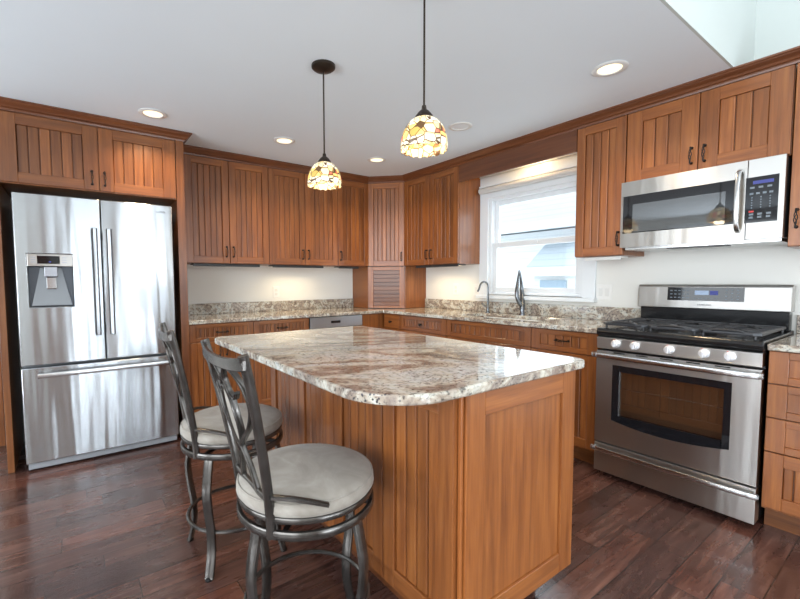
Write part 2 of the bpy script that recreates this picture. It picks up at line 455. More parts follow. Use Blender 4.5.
# kitchen window
win = bpy.data.objects.new('window_1', None); C.objects.link(win); struct(win)
win['label'] = 'white double-hung window above the sink, looking onto the house next door'
m = MB()
m.box(-.02, 0, WY1, WY1+.10, 1.06, 2.03); m.box(-.02, 0, WY0-.10, WY0, 1.06, 2.03)
m.box(-.022, 0, WY0-.10, WY1+.10, 2.0, 2.215); m.box(-.035, 0, WY0-.11, WY1+.11, 2.205, 2.225)
m.build('casing', WPAINT, win, .003)
m = MB(); m.box(-.055, .12, WY0-.11, WY1+.11, 1.045, 1.078); m.build('window_sill', WPAINT, win, .004)
m = MB(); rect_frame(m, 'x', 0, .12, WY0, WY1, WZ0-.01, WZ1, .028); m.build('jamb', WPAINT, win, .002)
m = MB(); rect_frame(m, 'x', .055, .03, WY0+.028, WY1-.028, 1.535, WZ1-.028, .042); m.build('upper_sash', WPAINT, win, .003)
m = MB(); rect_frame(m, 'x', .02, .03, WY0+.028, WY1-.028, WZ0+.02, 1.575, .048)
m.box(.008, .02, -1.98, -1.92, 1.545, 1.56); m.build('lower_sash', WPAINT, win, .003)
MB().box(.068, .072, WY0+.07, WY1-.07, 1.57, WZ1-.07, tone=1).build('pane', GLASS, win)
MB().box(.033, .037, WY0+.07, WY1-.07, WZ0+.065, 1.53, tone=1).build('pane', GLASS, win)
# rolled blind in the window head
bl = thing('window_blind', 'rolled-up pale window blind tight under the wooden valance', 'blind', (-.055, -1.9325, 2.07))
m = MB(); m.lathe([(.001, -.525), (.028, -.525), (.028, .525), (.001, .525)], axis='y', seg=20)
m.build('roll', plain('blind_fabric', (.60, .58, .55), .55), bl, smooth=True)
m = MB(); m.box(-.012, .032, -.53, .53, .03, .045); m.build('headrail', WPAINT, bl, .002)

# rear patio window, left window (behind / beside the camera)
win2 = bpy.data.objects.new('window_2', None); C.objects.link(win2); struct(win2)
m = MB(); rect_frame(m, 'y', YR-.06, .08, -3.2, -.6, .2, 2.9, .09)
for x in (-2.35, -1.5): m.box(x-.05, x+.05, YR-.05, YR+.04, .29, 2.81)
m.build('window_frame', WOOD, win2)
dr = bpy.data.objects.new('door_1', None); C.objects.link(dr); struct(dr)
m = MB(); m.box(-4.35, -3.75, YR, YR+.04, 0, 2.4); rect_frame(m, 'y', YR, .055, -4.45, -3.65, 0, 2.5, .1); m.build('door_leaf', WOOD, dr)
win3 = bpy.data.objects.new('window_3', None); C.objects.link(win3); struct(win3)
m = MB(); rect_frame(m, 'x', XL-.06, .08, -7.5, -3.9, .4, 3.3, .08)
for y in (-6.3, -5.1): m.box(XL-.05, XL+.01, y-.04, y+.04, .48, 3.22)
m.build('window_frame', WPAINT, win3)
win4 = bpy.data.objects.new('window_4', None); C.objects.link(win4); struct(win4)
m = MB(); rect_frame(m, 'x', XL-.06, .08, -3.4, -1.0, .6, 2.2, .08); m.box(XL-.05, XL+.01, -2.24, -2.16, .68, 2.12); m.build('window_frame', WPAINT, win4)
# wooden casing of the opening left of the fridge enclosure
struct(MB().box(-3.80, -3.745, -.03, 0, 0, 2.08, tone=.9).build('trim_1', WOOD, None, .003))
struct(MB().box(XL, -3.80, -.018, 0, 0, .10, tone=1).build('baseboard_back', WPAINT, None, .003))

# ------------------------------------------------------------------ house next door
def siding_mat(name, a, b, sc):
    m_, N, L, P = newmat(name); tc = N.new('ShaderNodeTexCoord'); s = N.new('ShaderNodeSeparateXYZ'); L.new(tc.outputs['Object'], s.inputs[0])
    d = N.new('ShaderNodeMath'); d.operation = 'MULTIPLY'; d.inputs[1].default_value = sc; L.new(s.outputs[2], d.inputs[0])
    f = N.new('ShaderNodeMath'); f.operation = 'FRACT'; L.new(d.outputs[0], f.inputs[0])
    r = ramp(N, [(0, b), (.14, a)]); L.new(f.outputs[0], r.inputs[0]); L.new(r.outputs[0], P.inputs['Base Color']); P.inputs['Roughness'].default_value = .8
    return m_
SID = siding_mat('white_siding', (.80, .82, .83), (.62, .66, .69), 8)
SHG = siding_mat('grey_shingles', (.50, .56, .61), (.36, .42, .48), 9)
nb = thing('neighbouring_house', 'pale sided house with grey shingle roofs seen through the kitchen window', 'house', (3.65, -1.5, 0))
MB().box(0, 5, -4, 9, -1.0, 2.1, tone=1).build('wall', SID, nb)
MB().prism([(-.35, 2.20), (-.35, 2.12), (4, 2.12), (4, 5.4), (3.6, 5.4)], 'y', -4.3, 9.3, tone=1).build('roof', SHG, nb)
MB().box(-.45, -.34, -4.3, 9.3, 2.08, 2.22, tone=1).build('gutter', WPAINT, nb)
m = MB(); m.prism([(-.68, 1.44), (-.68, 1.38), (0, 1.38), (0, 1.93)], 'y', -3.5, 1.6, tone=1); m.build('porch_roof', SHG, nb)
MB().box(-.74, -.66, -3.6, 1.65, 1.29, 1.43, tone=1).build('fascia', WPAINT, nb)
MB().box(-.6, 0, -3.5, 1.5, -1, 1.38, tone=1).build('porch_wall', SID, nb)
for y in (.55, 1.15):
    wdw = MB(); wdw.box(-.63, -.6, y-.22, y+.22, .4, 1.22, tone=1); wdw.build('house_window', plain('outdoor_window_glass', (.35, .45, .55), .1), nb)
gm = MB().box(.12, 12, -14, 12, -1.1, -1.0, tone=1).build('outdoor_ground', plain('outdoor_ground', (.5, .55, .5), .9)); struct(gm)

# ------------------------------------------------------------------ cabinet parts
def front(parent, name, x0, x1, z0, z1, stile=.058, rail=None, vert=True, boards=True, y=-.02, th=.02, rec=.009, bw=.052, tonebase=1.0, flat=False, label=None):
    rail = rail or stile
    t0 = nrand(.12)*tonebase; m_ = MB()
    if flat:
        m_.box(x0, x1, y, y+th, z0, z1, 'x' if (x1-x0) > (z1-z0) else 'z', t0)
    else:
        m_.box(x0, x0+stile, y, y+th, z0, z1, 'z', t0*nrand(.06)); m_.box(x1-stile, x1, y, y+th, z0, z1, 'z', t0*nrand(.06))
        m_.box(x0+stile, x1-stile, y, y+th, z0, z0+rail, 'x', t0*nrand(.08)); m_.box(x0+stile, x1-stile, y, y+th, z1-rail, z1, 'x', t0*nrand(.08))
        a, b = x0+stile, x1-stile
        n = max(1, round((b-a)/bw)) if boards else 1
        m_.box(a, b, y+rec+.006, y+th-.001, z0+rail, z1-rail, 'z', .35)
        g = .0065 if n > 1 else 0
        for k in range(n):
            p, q = a+(b-a)*k/n+(.0008 if k else 0), a+(b-a)*(k+1)/n-(.0008 if k < n-1 else 0)
            tt = t0*nrand(.22 if n > 1 else .05)
            # board with chamfered (V) edges
            if n > 1: poly = [(p, y+rec+.006), (p+g*.6, y+rec), (q-g*.6, y+rec), (q, y+rec+.006)]
            else: poly = [(p, y+rec+.006), (p, y+rec), (q, y+rec), (q, y+rec+.006)]
            m_.prism(poly, 'z', z0+rail, z1-rail, 'z', tt)
    return m_.build(name, WOOD, parent, .0018, segs=1, label=label)
def bail_v():
    m_ = MB(); H = .043
    for s_ in (-1, 1):
        m_.lathe([(.001, 0), (.0085, 0), (.0075, -.006), (.004, -.010), (.004, -.024), (.001, -.026)], (0, 0, s_*H), 10, axis='y')
    pts = [Vector((0, -.022, -H)), Vector((0, -.026, -H*.9)), Vector((0, -.028, -H*.55))]
    m_.tube([(0, -.022, -H-.004), (0, -.026, -H*.75)], .0042, 8); m_.tube([(0, -.026, H*.75), (0, -.022, H+.004)], .0042, 8)
    for k in range(3):   # twisted cage
        ps = []
        for i in range(13):
            t = i/12; a = 2*PI*k/3+t*PI*1.3; r_ = .0022+.0052*math.sin(PI*t)
            ps.append((r_*math.cos(a), -.026+r_*math.sin(a), -H*.75+2*H*.75*t))
        m_.tube(ps, .0021, 6)
    return m_
_hcache = {}
def handle(parent, kind, x, z, y=-.02):
    if kind not in _hcache:
        m_ = bail_v() if kind in 'vh' else MB().lathe([(.001, 0), (.008, 0), (.006, -.010), (.013, -.018), (.014, -.024), (.010, -.029), (.001, -.030)], seg=14, axis='y')
        o = m_.build('handle' if kind in 'vh' else 'knob', BLACKM, parent, smooth=True); _hcache[kind] = o.data
    else:
        o = bpy.data.objects.new('handle' if kind in 'vh' else 'knob', _hcache[kind]); C.objects.link(o); o.parent = parent
    if kind == 'h': o.rotation_euler = (0, PI/2, 0)
    o.location = (x, y, z)
    return o
def cabinet(name, label, cat, loc, deg, W_, z0, z1, depth, fronts, group=None, toe=0, bodyfn=None, frame_tone=.9):
    t = thing(name, label, cat, loc, deg, group)
    m_ = MB()
    if bodyfn: bodyfn(m_)
    else: m_.box(0, W_, 0, depth, z0, z1, 'z', frame_tone)
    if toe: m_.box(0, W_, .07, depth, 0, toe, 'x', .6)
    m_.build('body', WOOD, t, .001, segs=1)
    for f in fronts:
        k = dict(f); kind = k.pop('kind'); h = k.pop('h', None)
        p = front(t, kind, **k)
        if h: handle(p, *h)
    return t

ZU0, ZU1 = 1.38, 2.285; G = .0028
UD = .31   # upper carcass depth (doors add .02)
def updoors(W_, n, hz, sides, z0=ZU0, z1=ZU1, **kw):
    out = []
    for i in range(n):
        a, b = W_*i/n+G, W_*(i+1)/n-G
        hx = (b-.028) if sides[i] == 'r' else (a+.028)
        out.append(dict(kind='door', x0=a, x1=b, z0=z0+.004, z1=z1-.004, h=('v', hx, hz), **kw))
    return out
# back wall uppers (face -y)
cabinet('wall_cabinet', 'cherry wall cabinet with two beadboard doors, right beside the tall refrigerator enclosure', 'cabinet', (-2.5, -.31, 0), 0, .74, ZU0, ZU1, .31, updoors(.74, 2, 1.485, 'rl', bw=.055))
cabinet('wall_cabinet', 'two-door cherry wall cabinet above the dishwasher, behind the farther pendant lamp', 'cabinet', (-1.76, -.31, 0), 0, .76, ZU0, ZU1, .31, updoors(.76, 2, 1.485, 'rl', bw=.055))
cabinet('wall_cabinet', 'single-door cherry wall cabinet immediately left of the angled corner cabinet', 'cabinet', (-1.0, -.31, 0), 0, .395, ZU0, ZU1, .31, updoors(.395, 1, 1.485, 'l', bw=.055))
# diagonal corner
cw = .275*math.sqrt(2)
def diag_body(z0, z1):
    s_ = math.sqrt(.5)
    def fn(m_):
        # local frame: origin at (-.605,-.31), x along (1,-1)/sqrt2, y into the corner (1,1)/sqrt2
        def loc(X, Y):
            dx, dy = X+.605, Y+.31-.0
            return (dx*s_-dy*s_, dx*s_+dy*s_)
        poly = [loc(-.604, -.31), loc(-.31, -.604), loc(0, -.604), loc(0, 0), loc(-.604, 0)]
        m_.prism(poly, 'z', z0, z1, 'z', .92)
    return fn
dw_ = math.hypot(.295, .295)
cabinet('corner_wall_cabinet', 'angled cherry wall cabinet across the room corner with one narrow beadboard door', 'cabinet', (-.605, -.31, 0), -45, dw_, ZU0, ZU1, .3,
        [dict(kind='door', x0=.012, x1=dw_-.012, z0=ZU0+.004, z1=ZU1-.004, h=('v', dw_-.045, 1.485), bw=.05)], bodyfn=diag_body(ZU0, ZU1))
ga = thing('appliance_garage', 'angled cherry appliance garage with slatted roll-up door on the corner worktop', 'cabinet', (-.605, -.31, 0), -45)
def gbody(m_):
    diag_body(.916, ZU0-.002)(m_)
m = MB(); gbody(m); m.build('body', WOOD, ga, .001, segs=1)
m = MB(); w_ = .052
m.box(.012, .012+w_, -.02, 0, .92, 1.372); m.box(dw_-.012-w_, dw_-.012, -.02, 0, .92, 1.372)
m.box(.012+w_, dw_-.012-w_, -.02, 0, 1.335, 1.372, 'x'); m.build('face_frame', WOOD, ga, .0015, segs=1)
m = MB(); z = .945
while z < 1.334:
    zz = min(z+.0425, 1.335)
    m.prism([(-.004, z), (-.012, z+.002), (-.012, zz-.002), (-.004, zz)], 'x', .012+w_, dw_-.012-w_, 'x', nrand(.10)*.6); z += .0435
m.build('tambour_door', WOOD, ga, label='horizontal slatted roll-up door')
MB().box(.012+w_, dw_-.012-w_, -.017, -.002, .92, .945, 'x', 1.05).build('door_pull', WOOD, ga, .002)

# right wall uppers (face -x): local x -> world -y
cabinet('wall_cabinet', 'two-door cherry wall cabinet between the angled corner cabinet and the window', 'cabinet', (-.31, -.605, 0), -90, .775, ZU0, ZU1, .31, updoors(.775, 2, 1.485, 'rl', bw=.055))
cabinet('wall_cabinet', 'narrow single-door cherry wall cabinet between the window and the microwave', 'cabinet', (-.31, -2.487, 0), -90, .325, ZU0, ZU1, .31, updoors(.325, 1, 1.49, 'r', bw=.052))
cabinet('wall_cabinet', 'short two-door cherry wall cabinet directly above the microwave', 'cabinet', (-.31, -2.815, 0), -90, .762, 1.842, ZU1, .31, updoors(.762, 2, 1.935, 'rl', z0=1.842, bw=.075, stile=.085, rail=.07, tonebase=1.12))
cabinet('wall_cabinet', 'cherry wall cabinet right of the microwave, cut off by the photo edge', 'cabinet', (-.31, -3.581, 0), -90, .46, ZU0, ZU1, .31, updoors(.46, 1, 1.52, 'l', tonebase=1.1))
# valance over the window
vb = MB(); vb.box(-.33, -.31, -2.485, -1.382, 2.13, 2.285, 'y', .78)
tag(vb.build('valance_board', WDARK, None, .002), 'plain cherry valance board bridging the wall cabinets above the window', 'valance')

# crown
def crown(name, path, label, end_caps=True):
    prof = [(0, 2.283), (.010, 2.283), (.013, 2.292), (.016, 2.298), (.026, 2.301), (.032, 2.311), (.046, 2.326), (.050, 2.333), (.058, 2.335), (.058, 2.3445), (-.03, 2.3445), (-.03, 2.287), (0, 2.287)]
    P_ = [Vector(p) for p in path]; n = len(P_); m_ = MB(); rings = []
    for i in range(n):
        def nor(a, b):
            d = (b-a).normalized(); return Vector((d.y, -d.x))
        if i == 0: N_ = nor(P_[0], P_[1]); k = 1
        elif i == n-1: N_ = nor(P_[-2], P_[-1]); k = 1
        else:
            a, b = nor(P_[i-1], P_[i]), nor(P_[i], P_[i+1]); N_ = (a+b).normalized(); k = 1/max(.3, N_.dot(a))
        r_ = []
        for (o_, z_) in prof:
            r_.append(len(m_.v)); q = P_[i]+N_*o_*k; m_.v.append((q.x, q.y, z_))
        rings.append(r_)
    acc = 0
    for i in range(n-1):
        L_ = (P_[i+1]-P_[i]).length
        for j in range(len(prof)):
            j2 = (j+1) % len(prof)
            m_.face([rings[i][j], rings[i+1][j], rings[i+1][j2], rings[i][j2]], tone=.9, uvs=[(acc, j*.012), (acc+L_, j*.012), (acc+L_, (j+1)*.012), (acc, (j+1)*.012)])
        acc += L_
    m_.face(rings[0][::-1], tone=.9); m_.face(rings[-1], tone=.9)
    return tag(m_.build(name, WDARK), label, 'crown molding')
crown('crown_molding', [(-3.68, -.632), (-2.565, -.632), (-2.565, -.382)], 'dark cherry crown molding over the deep refrigerator cabinet')
crown('crown_molding', [(-2.555, -.322), (-.61, -.322), (-.322, -.61), (-.322, -4.3)], 'long cherry crown molding running over the wall cabinets, corner and window')

# ------------------------------------------------------------------ refrigerator enclosure
fc = thing('refrigerator_cabinet', 'deep cherry cabinet with two short doors and tall side panels around the refrigerator', 'cabinet', (-3.675, -.63, 0), 0)
m = MB(); m.box(.036, 1.055, 0, .628, 1.842, 2.285, 'z', .85); m.build('body', WOOD, fc, .001, segs=1)
MB().box(0, .035, -.012, .628, 0, 2.285, 'z', .75).build('side_panel', WOOD, fc, .002)
MB().box(1.056, 1.113, -.012, .628, 0, 2.285, 'z', .75).build('side_panel', WOOD, fc, .002)
for i, (a, b) in enumerate(((.045, .560), (.564, 1.05))):
    p = front(fc, 'door', a, b, 1.848, 2.272, stile=.085, rail=.065, bw=.062, tonebase=.78)
    handle(p, 'v', (b-.04) if i == 0 else (a+.03), 1.93)

# ------------------------------------------------------------------ refrigerator
fr = thing('refrigerator', 'stainless french-door refrigerator with water dispenser and bottom freezer drawer', 'refrigerator', (-3.577, -.66, 0))
FW = .905
MB().box(.005, FW-.005, 0, .62, .04, 1.765, tone=1).build('body', plain('fridge_side_grey', (.16, .17, .18), .4), fr, .004)
MB().box(.01, FW-.01, -.035, .1, .012, .052, tone=1).build('kick_grille', GREYP, fr, .004)
def curved_door(x0, x1, z0, z1, yb=-.005, d=.052, crownw=.006, hole=None):
    m_ = MB(); n = 10; xs = [x0+(x1-x0)*i/n for i in range(n+1)]
    if hole: xs = sorted(set([x for x in xs if not (hole[0]-.012 < x < hole[0]+.012 or hole[1]-.012 < x < hole[1]+.012)]+[hole[0], hole[1]]))
    zs = [z0, z1] if not hole else [z0, hole[2], hole[3], z1]
    def yf(x): t = (x-x0)/(x1-x0)*2-1; return yb-d-crownw*(1-t*t)
    idx = {}
    for i, x in enumerate(xs):
        for j, z_ in enumerate(zs): idx[i, j, 0] = len(m_.v); m_.v.append((x, yf(x), z_)); idx[i, j, 1] = len(m_.v); m_.v.append((x, yb, z_))
    I, J = len(xs)-1, len(zs)-1
    K = set((i, j) for i in range(I) for j in range(J) if not (hole and hole[0] <= (xs[i]+xs[i+1])/2 <= hole[1] and j == 1))
    for (i, j) in K:
        m_.face([idx[i, j, 0], idx[i+1, j, 0], idx[i+1, j+1, 0], idx[i, j+1, 0]]); m_.face([idx[i, j, 1], idx[i, j+1, 1], idx[i+1, j+1, 1], idx[i+1, j, 1]])
        if (i, j-1) not in K: m_.face([idx[i, j, 0], idx[i, j, 1], idx[i+1, j, 1], idx[i+1, j, 0]])
        if (i, j+1) not in K: m_.face([idx[i, j+1, 0], idx[i+1, j+1, 0], idx[i+1, j+1, 1], idx[i, j+1, 1]])
        if (i-1, j) not in K: m_.face([idx[i, j, 0], idx[i, j+1, 0], idx[i, j+1, 1], idx[i, j, 1]])
        if (i+1, j) not in K: m_.face([idx[i+1, j, 0], idx[i+1, j, 1], idx[i+1, j+1, 1], idx[i+1, j+1, 0]])
    return m_
HX0, HX1, HZ0, HZ1 = .058, .292, 1.062, 1.400
ld = curved_door(0, .4555, .690, 1.775, hole=(HX0, HX1, HZ0, HZ1)).build('left_door', STEELF, fr, .005, smooth=True)
rd = curved_door(.4605, FW, .690, 1.775).build('right_door', STEELF, fr, .005, smooth=True)
fd = curved_door(0, FW, .058, .675).build('freezer_drawer', STEELF, fr, .005, smooth=True)
def fridge_bar(x):
    m_ = MB(); m_.box(x-.012, x+.012, -.108, -.092, .862, 1.58, tone=1)
    for z_ in (.90, 1.54): m_.box(x-.008, x+.008, -.095, -.055, z_-.02, z_+.02, tone=1)
    return m_
fridge_bar(.418).build('handle', STEELF, ld, .005); fridge_bar(.500).build('handle', STEELF, rd, .005)
MB().box(.402, .4065, -.1095, -.075, .865, 1.577, tone=1).build('handle_grip', DARKP, ld); MB().box(.4295, .4335, -.1095, -.075, .865, 1.577, tone=1).build('handle_grip', DARKP, ld); MB().box(.4845, .4885, -.1095, -.075, .865, 1.577, tone=1).build('handle_grip', DARKP, rd); MB().box(.5115, .516, -.109, -.075, .865, 1.577, tone=1).build('handle_grip', DARKP, rd)
m = MB(); m.tube([(.085, -.115, .630), (.845, -.115, .630)], .016, 12, squash=(.75, 1.0), ref=(0, 1, 0))
for x in (.13, .80): m.box(x-.02, x+.02, -.11, -.055, .618, .642, tone=1)
m.build('handle', STEELB, fd, smooth=True)
# dispenser
ds = MB(); ds.box(HX0, HX1, -.061, -.05, 1.322, HZ1, tone=1).build('dispenser_panel', steel_mat('panel_steel', (.60, .58, .55), .3), ld, .003)
m = MB(); m.prism([(HX0+.004, HZ0+.004), (HX1-.004, HZ0+.004), (HX1-.004, 1.322), (HX0+.004, 1.322)], 'y', -.012, -.006, tone=1)
m.build('dispenser_recess', plain('recess_grey', (.07, .075, .085), .3, .6), ld)
m = MB(); xc = (HX0+HX1)/2   # tapered silver inner housing
b_ = [(HX0+.012, -.05, HZ0+.008), (HX1-.012, -.05, HZ0+.008), (xc+.055, -.014, 1.32), (xc-.055, -.014, 1.32)]
m.v += b_; m.v += [(p[0], -.010, p[2]) for p in b_]
for q in ((0, 1, 2, 3), (7, 6, 5, 4), (0, 4, 5, 1), (1, 5, 6, 2), (2, 6, 7, 3), (3, 7, 4, 0)): m.face(q)
m.build('dispenser_ramp', plain('ramp_silver', (.24, .25, .265), .3, .8), ld, .002)
MB().box(xc-.035, xc+.035, -.058, -.02, 1.255, 1.32, tone=1).build('dispenser_spout', plain('spout_silver', (.36, .37, .40), .25, .9), ld, .004)
m = MB(); m.box(xc-.028, xc+.028, -.046, -.03, 1.175, 1.255, tone=1); m.build('dispenser_paddle', CHROME, ld, .006)
m = MB(); m.box(HX0+.05, HX1-.068, -.0635, -.061, 1.338, 1.388, tone=1); m.build('display', BLACKG, ld)
m = MB(); m.box(xc-.008, xc+.004, -.065, -.0635, 1.346, 1.354, tone=1)
m.build('display_icon', E_LCD, ld)
for i in range(2):
    m = MB()
    for z_ in (1.345, 1.36, 1.375):
        x = HX0+.018 if i == 0 else HX1-.056
        m.box(x, x+.024, -.0625, -.061, z_, z_+.006, tone=1)
    m.build('dispenser_button', plain('button_grey', (.45, .46, .5), .4), ld)
def text_part(parent, s_, size, loc, rot, mat, name='logo'):
    cu = bpy.data.curves.new(name, 'FONT'); cu.body = s_; cu.size = size; cu.extrude = .0006; cu.align_x = 'CENTER'; cu.align_y = 'CENTER'; cu.space_character = 1.15
    to = bpy.data.objects.new(name, cu); C.objects.link(to)
    bpy.context.view_layer.update()
    me = bpy.data.meshes.new_from_object(to.evaluated_get(bpy.context.evaluated_depsgraph_get()))
    bpy.data.objects.remove(to); bpy.data.curves.remove(cu)
    me.materials.clear(); me.materials.append(mat)
    o = bpy.data.objects.new(name, me); C.objects.link(o); o.parent = parent; o.location = loc; o.rotation_euler = rot
    return o
text_part(rd, 'SAMSUNG', .021, (.806, -.0608, 1.725), (PI/2, 0, 0), DARKP)

# ------------------------------------------------------------------ base cabinets, back run
def drawerf(x0, x1, h=None, z0=.737, z1=.878, **kw):
    return dict(kind='drawer', x0=x0+G, x1=x1-G, z0=z0, z1=z1, stile=kw.pop('stile', .05), rail=kw.pop('rail', .034), bw=kw.pop('bw', .035), h=h, **kw)
def doorf(x0, x1, h=None, z0=.125, z1=.731, **kw):
    return dict(kind='door', x0=x0+G, x1=x1-G, z0=z0, z1=z1, h=h, **kw)
BY = -.60
cabinet('base_cabinet', 'cherry base cabinet with one drawer beside the refrigerator, under the left worktop end', 'cabinet', (-2.56, BY, 0), 0, .525, .11, .882, .59,
        [drawerf(0, .525, ('h', .26, .808)), doorf(0, .2625, ('v', .235, .66)), doorf(.2625, .525, ('v', .29, .66))], toe=.11)
cabinet('base_cabinet', 'cherry base cabinet just left of the dishwasher, partly behind the island corner', 'cabinet', (-2.035, BY, 0), 0, .533, .11, .882, .59,
        [drawerf(0, .533, ('h', .265, .808)), doorf(0, .2665, ('v', .24, .66)), doorf(.2665, .533, ('v', .295, .66))], toe=.11)
dwr = thing('dishwasher', 'stainless dishwasher with pocket handle under the back worktop', 'dishwasher', (-1.497, BY, 0))
MB().box(0, .596, .0, .57, .1, .880, tone=1).build('body', DARKP, dwr)
DWST = steel_mat('dishwasher_stainless', (.52, .55, .58), .36)
MB().box(.003, .593, -.03, 0, .115, .765, tone=1).build('door', DWST, dwr, .004)
cp = MB().box(.003, .593, -.03, 0, .772, .876, tone=1).build('control_panel', DWST, dwr, .004)
MB().box(.225, .330, -.0325, -.029, .815, .838, tone=1).build('pocket_handle', BLACK, cp)
MB().box(.02, .576, .05, .1, 0, .1, tone=1).build('toe_kick', DARKP, dwr)
# corner base unit: filler on the back run + narrow drawer front on the right run
cb = thing('corner_base_cabinet', 'cherry corner base cabinet right of the dishwasher turning to the sink run', 'cabinet', (-.898, BY, 0), 0)
m = MB(); m.slab([0, .298, .878], [-.28, 0, .58], lambda x, y: y > 0 or x > .298, .11, .882); 
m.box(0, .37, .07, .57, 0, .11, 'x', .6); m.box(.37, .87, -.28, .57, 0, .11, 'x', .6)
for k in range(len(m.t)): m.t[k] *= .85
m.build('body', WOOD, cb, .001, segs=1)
front(cb, 'filler_panel', .003, .205, .125, .878, flat=True, tonebase=.9)
cd_ = thing('x', 'x', 'x'); bpy.data.objects.remove(cd_)
m = MB(); m.box(.278, .298, -.28+.004, -.024, .737, .878, 'y', .95)
dd = m.build('drawer', WOOD, cb, .002)
kn = handle(dd, 'k', 0, 0); kn.rotation_euler = (0, 0, -PI/2); kn.location = (.278, -.14, .80)
MB().box(.278, .298, -.28+.004, -.024, .125, .731, 'z', .9).build('door', WOOD, cb, .002)

# ------------------------------------------------------------------ base cabinets, right run (face -x)
BX = -.60
cabinet('base_cabinet', 'cherry base cabinet with knobbed drawer between the corner and the sink', 'cabinet', (BX, -.882, 0), -90, .63, .11, .882, .58,
        [drawerf(0, .63, ('k', .31, .805)), doorf(0, .315, ('v', .285, .66)), doorf(.315, .63, ('v', .345, .66))], toe=.11)
def sink_body(m_):
    W_ = .83
    m_.box(0, .018, 0, .6, .11, .882, 'z', .9); m_.box(W_-.018, W_, 0, .6, .11, .882, 'z', .9)
    m_.box(.018, W_-.018, 0, .6, .11, .128, 'x', .9); m_.box(.018, W_-.018, .585, .6, .128, .882, 'x', .9)
    m_.box(.018, W_-.018, 0, .018, .70, .882, 'x', .9)
cabinet('sink_base_cabinet', 'wide cherry sink base cabinet with beaded false drawer front below the window', 'cabinet', (BX, -1.512, 0), -90, .83, .11, .882, .6,
        [drawerf(0, .83, bw=.05), doorf(0, .415, ('v', .385, .66)), doorf(.415, .83, ('v', .445, .66))], toe=.11, bodyfn=sink_body)
cabinet('base_cabinet', 'cherry base cabinet with drawer over door immediately left of the range', 'cabinet', (BX, -2.342, 0), -90, .468, .11, .882, .58,
        [drawerf(0, .468, ('h', .234, .812), bw=.06, stile=.065), doorf(0, .468, ('v', .03, .66))], toe=.11)
cabinet('drawer_base_cabinet', 'lighter cherry base cabinet with four stacked drawers right of the range', 'cabinet', (BX, -3.588, 0), -90, .46, .11, .882, .58,
        [drawerf(0, .46, ('h', .23, .80), z0=.727, z1=.878, stile=.068, bw=.3, tonebase=1.1), drawerf(0, .46, ('h', .23, .64), z0=.565, z1=.721, stile=.068, bw=.3, tonebase=1.1),
         drawerf(0, .46, ('h', .23, .48), z0=.400, z1=.559, stile=.068, bw=.3, tonebase=1.1), drawerf(0, .46, ('h', .23, .27), z0=.125, z1=.394, stile=.068, rail=.06, tonebase=1.1)], toe=.11)

# ------------------------------------------------------------------ worktops
SX0, SX1, SY0, SY1 = -.50, -.14, -2.31, -1.53
wt = thing('worktop', 'L-shaped speckled granite worktop from the refrigerator round the corner to the range', 'worktop')
xs = [-2.56, -.64, SX0, SX1, -.0005]; ys = [-2.812, SY0, SY1, -.64, -.0005]
m = MB(); m.slab(xs, ys, lambda x, y: (y > -.64 or x > -.64) and not (SX0 < x < SX1 and SY0 < y < SY1), .883, .914)
m.build('slab', GRAN, wt, .005)
MB().box(-2.56, -.606, -.02, -.0005, .9142, 1.016, tone=1).build('backsplash', GRAN, wt, .003)
MB().box(-.02, -.0005, -2.812, -.606, .9142, 1.016, tone=1).build('backsplash', GRAN, wt, .003)
w2 = thing('worktop', 'short speckled granite worktop right of the range above the stacked drawers', 'worktop')
MB().box(-.64, -.0005, -4.06, -3.586, .883, .914, tone=1).build('slab', GRAN, w2, .005)
MB().box(-.02, -.0005, -4.06, -3.586, .9142, 1.016, tone=1).build('backsplash', GRAN, w2, .003)

# sink
sk = thing('sink', 'pale undermount sink set in the granite worktop below the window', 'sink', ((SX0+SX1)/2, (SY0+SY1)/2, .882))
hx, hy = (SX1-SX0)/2+.004, (SY1-SY0)/2+.004
m = MB(); t_ = .008; dp = .19
m.box(-hx-t_, -hx, -hy-t_, hy+t_, -dp, 0); m.box(hx, hx+t_, -hy-t_, hy+t_, -dp, 0); m.box(-hx, hx, -hy-t_, -hy, -dp, 0); m.box(-hx, hx, hy, hy+t_, -dp, 0); m.box(-hx-t_, hx+t_, -hy-t_, hy+t_, -dp-t_, -dp)
m.build('basin', SINKM, sk)
MB().lathe([(.001, 0), (.04, 0), (.042, .004), (.001, .004)], (0, 0, -dp), 16).build('drain', CHROME, sk, smooth=True)
# small gooseneck tap
tp = thing('filter_tap', 'slim chrome gooseneck tap at the left end of the sink', 'tap', (-.075, -1.530, .914), 0)
m = MB(); m.lathe([(.001, 0), (.022, 0), (.022, .006), (.014, .012), (.013, .055), (.009, .062), (.001, .063)], seg=16); m.build('base', GUNM, tp, smooth=True)
a = [(0, 0, .055), (0, 0, .24)]
for k in range(0, 11):
    th = PI*k/10*.86
    a.append((-.045+.045*math.cos(th), .0+.012*(1-math.cos(th)), 0.24+.052*math.sin(th)))
a.append((-.100, .026, .225)); a.append((-.112, .030, .200))
MB().tube(a, [.0085]*(len(a)-2)+[.0085, .009], 10).build('spout', GUNM, tp, smooth=True)
MB().tube([(0, 0, .05), (-.02, .03, .065), (-.03, .05, .09)], [.006, .005, .006], 8).build('lever', GUNM, tp, smooth=True)
# main faucet: pointed loop seen head-on
fa = thing('kitchen_faucet', 'tall dark and chrome faucet with pointed looped neck in front of the window centre', 'faucet', (-.085, -1.905, .914), -146)
